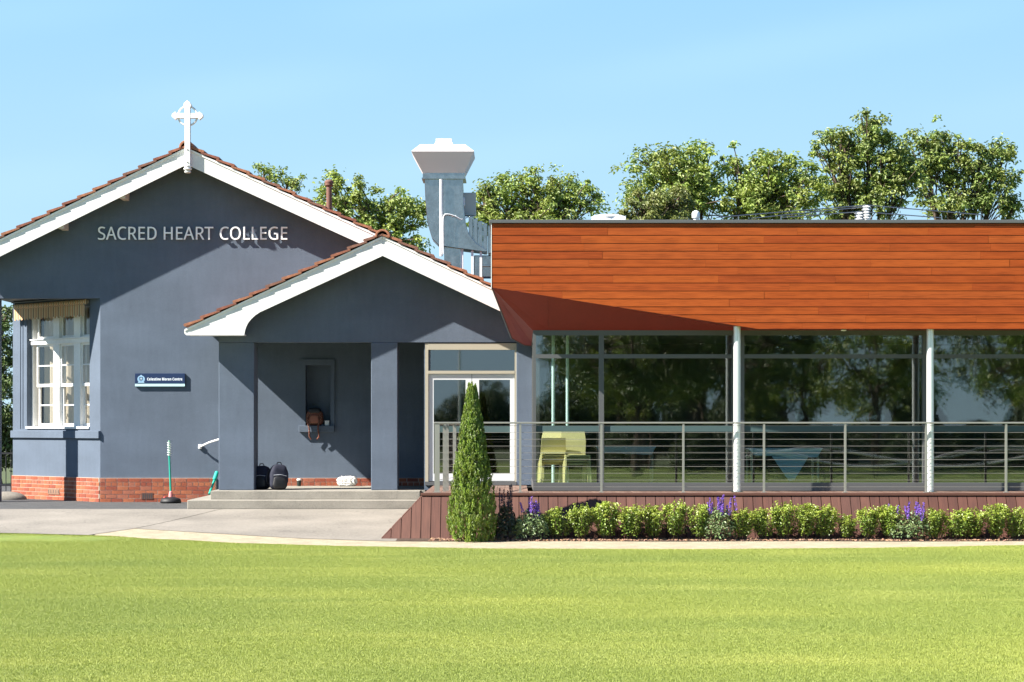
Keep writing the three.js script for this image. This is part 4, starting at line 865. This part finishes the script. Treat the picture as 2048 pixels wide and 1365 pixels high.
bgTree('dense dark tree beside the house corner', 60, [[-20, 690, 42, 60], [12, 645, 22, 45], [0, 800, 40, 70], [-40, 860, 60, 70], [8, 730, 22, 60], [5, 900, 25, 60]], { clumps: 200, per: 90, clump: .6, leaf: .14, tone: [.11, .17, .03], trunk: 1.2 });
// trees across the lawn behind the photographer, mirrored in the glazing
{
  const mk = (label, x, z, h, n, o = {}) => tree('garden_tree', label, { x, z, h, trunk: h * .3, r: .2, clumps: n, per: o.per ?? 70, leaf: .24, clump: 1.2, tone: o.tone || [.12, .17, .03], group: 'trees across the lawn', blobs: o.blobs || [[-h * .18, h * .55, 0, h * .26, h * .2, h * .25], [h * .2, h * .6, .4, h * .26, h * .22, h * .25], [0, h * .78, -.3, h * .25, h * .2, h * .25], [0, h * .42, .5, h * .34, h * .14, h * .3]] });
  mk('dark spreading tree across the lawn opposite the glazed corner', 5.2, 14, 9.5, 150);
  mk('second spreading tree across the lawn beside the flagpole side', 9.5, 17, 10.5, 150);
  mk('tree with sunlight tinted leaves across the lawn near the wavy rail', 16.5, 22, 8.5, 90, { tone: [.27, .33, .05] });  // leaf tone raised to stand in for sun on this crown
  mk('leafy tree across the lawn beyond the wavy rail', 23, 15, 9, 110, { tone: [.25, .32, .045] });  // foliage lightened likewise, sunshine put into the leaf colour
  mk('tall tree across the lawn far along the wavy rail', 29, 26, 11, 110);
  mk('distant low tree across the lawn left of the flagpole', -9, 85, 7, 70);
  mk('distant bushy tree across the lawn behind the flagpole', -2.5, 95, 6.2, 70);
  mk('distant tree across the lawn at the garden boundary', -17, 90, 8, 70);
  const src = scene.children.filter(c => c.name.startsWith('garden_tree'));
  [[5.2, 30, 1.1], [9.5, 33, 1.3], [16, 52, .8], [23.5, 60, .9], [28, 46, 1.25], [36, 44, 1.3], [6.2, 22, .95], [13.8, 26, 1.0], [10, 46, 1.5], [7, 52, 1.4]].forEach(([x, z, k], i) => {
    const c = src[i % 4].clone(); c.name = numbered('garden_tree'); scene.add(c); c.position.set(x, -.4, z); c.rotation.y = i * 1.7 + .5; c.scale.setScalar(k);
    c.userData = { ...c.userData, label: 'tree in the dense belt across the lawn mirrored in the glazing', category: 'tree', group: 'belt of trees across the lawn' };
  });
  const low = thing('garden_shrub', 'broad dark shrub in the bed across the lawn mirrored low in the glazing', 'shrub', [2, -.4, 22], 'shrubs across the lawn');
  { const lv = []; for (let i = 0; i < 5200; i++) { const a = rnd() * 6.28, q = Math.sqrt(rnd()), y = 2.1 * (1 - q * q * .7) * Math.pow(rnd(), .6); lv.push([V3(Math.cos(a) * q * 1.9, y, Math.sin(a) * q * 1.2), V3(Math.cos(a), .6, Math.sin(a)), tone([.09, .13, .03], .3)]); }
    mesh('foliage', leaves(lv, .17, {}), MLEAF, low, { raw: true }); mesh('stem', rod([0, 0, 0], [0, 1.2, 0], .05, .03, 6), M.bark, low); }
  for (let i = 1; i < 9; i++) { const c = low.clone(); c.name = numbered('garden_shrub'); scene.add(c); c.position.set(2 + i * 3.1, -.4, 22 + 3 * Math.sin(i * 2.1)); c.rotation.y = i; c.userData = { ...low.userData }; }
  for (let i = 0; i < 13; i++) { const c = low.clone(); c.name = numbered('garden_hedge'); scene.add(c); c.position.set(3.5 + i * 3.6, -.4, 58 + 2 * Math.sin(i * 1.3)); c.rotation.y = i * 1.3; c.scale.set(1.7, [4, 5, 7].includes(i) ? 1.1 : 2.3 + .4 * Math.sin(i * 2.7), 1.7); c.userData = { label: 'tall hedge plant in the boundary row across the lawn', category: 'hedge', group: 'boundary hedge across the lawn' }; }
  for (let i = 0; i < 7; i++) { const c = low.clone(); c.name = numbered('garden_hedge'); scene.add(c); c.position.set(-15 + i * 2.7, -.4, 92 + 2 * Math.sin(i * 1.9)); c.rotation.y = i * 2.3; c.scale.set(1.6, 1.9 + .5 * Math.sin(i * 1.7), 1.6); c.userData = { label: 'dark far shrub beyond the flagpole across the lawn', category: 'hedge', group: 'far shrubs beyond the flagpole' }; }
  const fp = thing('flagpole', 'slender white flagpole across the lawn', 'flagpole', [-2.35, -.4, 14]);
  mesh('pole', rod([0, 0, 0], [0, 9.5, 0], .06, .035, 12), M.pvc, fp); mesh('ball', new THREE.SphereGeometry(.07, 12, 8).translate(0, 9.55, 0), M.pvc, fp); mesh('base', lathe([[0, 0], [.22, 0], [.2, .06], [.07, .1], [0, .1]], 20), M.concrete, fp);
  const wr = thing('wavy_rail', 'pale rail of two interlacing waves on black posts across the lawn', 'rail', [0, -.4, 3.5]);
  for (const ph of [0, 1.9]) mesh('wave', tube(Array.from({ length: 48 }, (_, i) => { const x = 8.6 + i * .29; return [x, .78 + .32 * Math.sin((x - 8.6) * .62 + ph), 0]; }), .05, 200, 8), std([.62, .58, .54], .5), wr);
  for (let i = 0; i < 7; i++) { const x = 9.4 + i * 2; mesh('post', rod([x, 0, -.02], [x, .95 , -.02], .03, .03, 8), M.black, wr); }
}
// conifer in front of the deck
{
  const d = 37.42, t = thing('conifer', 'slim cone shaped green conifer at the corner of the deck', 'tree', [X(944, d), gy(d), -d]);
  const H = Y(764, d) - gy(d), lv = [];
  const rad = y => { const u = y / H; return (u < .12 ? .33 + .085 * u / .12 : .45 * Math.pow(1 - u, .84) + .008) ; };
  for (let i = 0; i < 1250; i++) {                             // vertical sprays of scale leaves
    const u = Math.pow(rnd(), .85), y = u * H * .97, a = rnd() * Math.PI * 2, R = rad(y) * rr(.72, 1.04);
    const tn = tone([.19, .27, .025], .28), out = V3(Math.cos(a), 0, Math.sin(a)), len = rr(.10, .24) * (1 - u * .35);
    for (let k = 0; k < 40; k++) {
      const v = rnd(), p = V3(out.x * (R + (v - .4) * .05), y + (v - .5) * len, out.z * (R + (v - .4) * .05)).add(V3(gs(), gs() * .4, gs()).multiplyScalar(.042 * (1.15 - v)));
      lv.push([p, out.clone().multiplyScalar(.8).add(V3(gs() * .5, .15, gs() * .5)), tone(tn, .15)]);
    }
  }
  for (let k = 0; k < 90; k++) lv.push([V3(gs() * .014, H * rr(.93, 1.0), gs() * .014), V3(gs(), .2, gs()), tone([.26, .30, .06], .2)]);
  for (let i = 0; i < 2600; i++) { const y = Math.pow(rnd(), .9) * H * .92, a = rnd() * 6.3, R = rad(y) * rr(.2, .75); lv.push([V3(Math.cos(a) * R, y, Math.sin(a) * R), V3(Math.cos(a), .3, Math.sin(a)), tone([.19, .27, .025], .28), 2.2]); }
  mesh('trunk', rod([0, 0, 0], [0, H * .9, 0], .045, .01, 8), M.bark, t);
  mesh('crown', leaves(lv, .036, { jit: .4, up: 1.3, ratio: .4 }), MSHRUB, t, { raw: true });
}
// box hedge shrubs
{
  const variants = [];
  for (let v = 0; v < 4; v++) {
    const lv = [], stems = [];
    const n = 19 + v;
    for (let i = 0; i < n; i++) {                             // upright twigs fanning from the base
      const a = rnd() * 6.283, sp = Math.sqrt(rnd()), tx = Math.cos(a) * .185 * sp, tz = Math.sin(a) * .185 * sp, hgt = .50 - .10 * sp * sp + rr(-.05, .05);
      stems.push(rod([tx * .25, 0, tz * .25], [tx, hgt * .9, tz], .006, .003, 4));
      const tn = tone([.20, .285, .035], .2);
      for (let k = 0; k < 104; k++) {
        const u = .14 + .86 * Math.pow(rnd(), .75), p = V3(tx * (.3 + .7 * u), hgt * u, tz * (.3 + .7 * u)).add(V3(gs(), gs() * .5, gs()).multiplyScalar(.042));
        const tip = u > .8 ? [.31, .385, .05] : tn;
        lv.push([p, V3(tx * 2 + gs() * .4, .55, tz * 2 + gs() * .4), tone(tip, .18)]);
      }
    }
    variants.push([stems, leaves(lv, .031, { jit: .7, ratio: .62, up: .4 })].map((g, i) => i ? g : geo(g)));
  }
  const px = [1118, 1164, 1214, 1262, 1307, 1352, 1398, 1484, 1528, 1570, 1608, 1649, 1694, 1737, 1783, 1873, 1916, 1949, 1990, 2032, 2074, 2116];
  const ORD = ['first', 'second', 'third', 'fourth', 'fifth', 'sixth', 'seventh', 'eighth', 'ninth', 'tenth', 'eleventh', 'twelfth', 'thirteenth', 'fourteenth', 'fifteenth', 'sixteenth', 'seventeenth', 'eighteenth', 'nineteenth', 'twentieth', 'twenty-first', 'twenty-second'];
  px.forEach((p, i) => {
    const d = 37.66 + rr(-.04, .04), t = thing('box_shrub', `light green box shrub before the deck skirt, ${ORD[i]} in the row counted from the conifer`, 'shrub', [X(p, d), gy(d) + .01, -d], 'box shrubs along the deck');
    const [s, l] = variants[i % 4], k = p === 1694 ? .95 : rr(1.1, 1.28);
    mesh('stems', s, M.bark, t, { raw: true }); mesh('foliage', l, MSHRUB, t, { raw: true });
    t.scale.set(k * rr(1.14, 1.42), k * rr(.86, 1.06), k * 1.1); t.rotation.y = rnd() * 6;
  });
  // salvias with violet flower spikes
  const violet = leafMat([1, 1, 1], .2, .6);
  for (const [p, w, h, dark, lab] of [[1060, .62, .50, 0, 'violet flowering salvia clump beside the conifer'], [1012, .38, .62, 1, 'dark leaved salvia with faded spikes beside the conifer'], [1440, .56, .56, 0, 'violet salvia with tall spikes rising before the first steel column'], [1822, .72, .46, 0, 'wide violet salvia among the box shrubs near the second steel column']]) {
    const d = 37.55, t = thing('salvia', lab, 'flowering plant', [X(p, d), gy(d) + .01, -d]), lv = [], fl = [], st = [];
    for (let i = 0; i < 1100; i++) { const a = rnd() * 6.28, q = Math.sqrt(rnd()), y = h * (1 - q * q * .6) * Math.pow(rnd(), .55); lv.push([V3(Math.cos(a) * q * w / 2, y + .03, Math.sin(a) * q * .2), V3(Math.cos(a) * .5, .7, Math.sin(a) * .5), tone(dark ? [.045, .065, .03] : [.19, .26, .10], .3), rr(.7, 1.3)]); }
    for (let i = 0; i < (dark ? 8 : 13); i++) {
      const x = gs() * w * .42, z = gs() * .12, y0 = h * rr(.7, .95), y1 = y0 + rr(.14, .30) + (dark ? .12 : 0), lx = x + gs() * .05;
      st.push(rod([x, .05, z], [lx, y1, z], .005, .003, 4));
      for (let k = 0; k < 60; k++) { const u = rnd(), r = .020 * (1.1 - u * .7), a = rnd() * 6.28; fl.push([V3(x + (lx - x) * u + Math.cos(a) * r, y0 + (y1 - y0) * u, z + Math.sin(a) * r), V3(Math.cos(a), .4, Math.sin(a)), tone(dark ? [.06, .04, .075] : [.21, .10, .50], .35)]); }
    }
    mesh('stems', st, M.bark, t); mesh('foliage', leaves(lv, .055, { jit: .7, ratio: .5 }), MSHRUB, t, { raw: true }); mesh('flowers', leaves(fl, .026, { jit: .5, ratio: .7 }), violet, t, { raw: true });
  }
  // bark chips on the bed
  const chip = planarUV(flat(new THREE.BoxGeometry(.05, .012, .025))), N = 2600, im = new THREE.InstancedMesh(chip, std([.30, .19, .13], 1), N), o3 = new THREE.Object3D(), col = new THREE.Color();
  for (let i = 0; i < N; i++) { const d = rr(37.36, 37.95); o3.position.set(rr(-1.4, 12), gy(d) + .018, -d); o3.rotation.set(rr(-.4, .4), rnd() * 6, rr(-.4, .4)); o3.scale.setScalar(rr(.4, 1.2)); o3.updateMatrix(); im.setMatrixAt(i, o3.matrix); const k = rr(.4, 1.5); im.setColorAt(i, col.setRGB(k, k * rr(.85, 1), k * rr(.75, 1))); }
  im.name = 'bark_mulch'; tag(im, 'loose brown bark chips strewn over the garden bed', 'mulch', null, 'stuff'); scene.add(im);
}
/* mown grass */
{
  const blades = [], cols = [];
  for (let i = 0; i < 14; i++) {
    const a = rnd() * 6.28, r = Math.sqrt(rnd()) * .055, x = Math.cos(a) * r, z = Math.sin(a) * r, h = rr(.009, .019), w = .0034, l = rr(0, .014), b = rnd() * 6.28, dx = Math.cos(b), dz = Math.sin(b);
    blades.push(x - dz * w, 0, z + dx * w, x + dz * w, 0, z - dx * w, x + dx * l, h, z + dz * l);
    const t = rr(.9, 1.1); for (let k = 0; k < 3; k++) cols.push(t, t, t * .95);
  }
  const g = new THREE.BufferGeometry(); g.setAttribute('position', new THREE.Float32BufferAttribute(blades, 3)); g.setAttribute('color', new THREE.Float32BufferAttribute(cols, 3)); g.computeVertexNormals();
  const N = 520000, im = new THREE.InstancedMesh(g, new THREE.MeshPhysicalMaterial({ color: lin(.312, .37, .058), roughness: .7, transmission: .35, thickness: 0, side: THREE.DoubleSide, vertexColors: true }), N);
  const o3 = new THREE.Object3D(), c = new THREE.Color(); let n = 0;
  while (n < N) {
    const d = 14 + 25.2 * Math.pow(rnd(), .8), half = d * .245 + .8, x = rr(-half, half);
    if (d > lawnEdge(x) - .01) continue;
    o3.position.set(x, gy(d), -d); o3.rotation.y = rnd() * 6.28; o3.scale.set(rr(.8, 1.4), rr(.7, 1.25), rr(.8, 1.4)); o3.updateMatrix(); im.setMatrixAt(n, o3.matrix);
    const patch = fbm((x * .03 + 10) % 1, (d * .06) % 1, 6, 6, 5) - .5, dry = Math.max(0, fbm((x * .05 + 3) % 1, (d * .12 + .3) % 1, 9, 9, 4) - .52) * 2.2, k = .98 + patch * .28 + dry * .24 + gs() * .07, y = patch * .16 + dry * .12 + gs() * .03;
    im.setColorAt(n, c.setRGB(Math.max(.3, k + y), k, Math.max(.2, k - y * .4 + dry * .45))); n++;
  }
  im.name = 'grass'; tag(im, 'short bright green mown grass of the lawn', 'grass', null, 'stuff'); scene.add(im);
}
renderer.render(scene, camera);
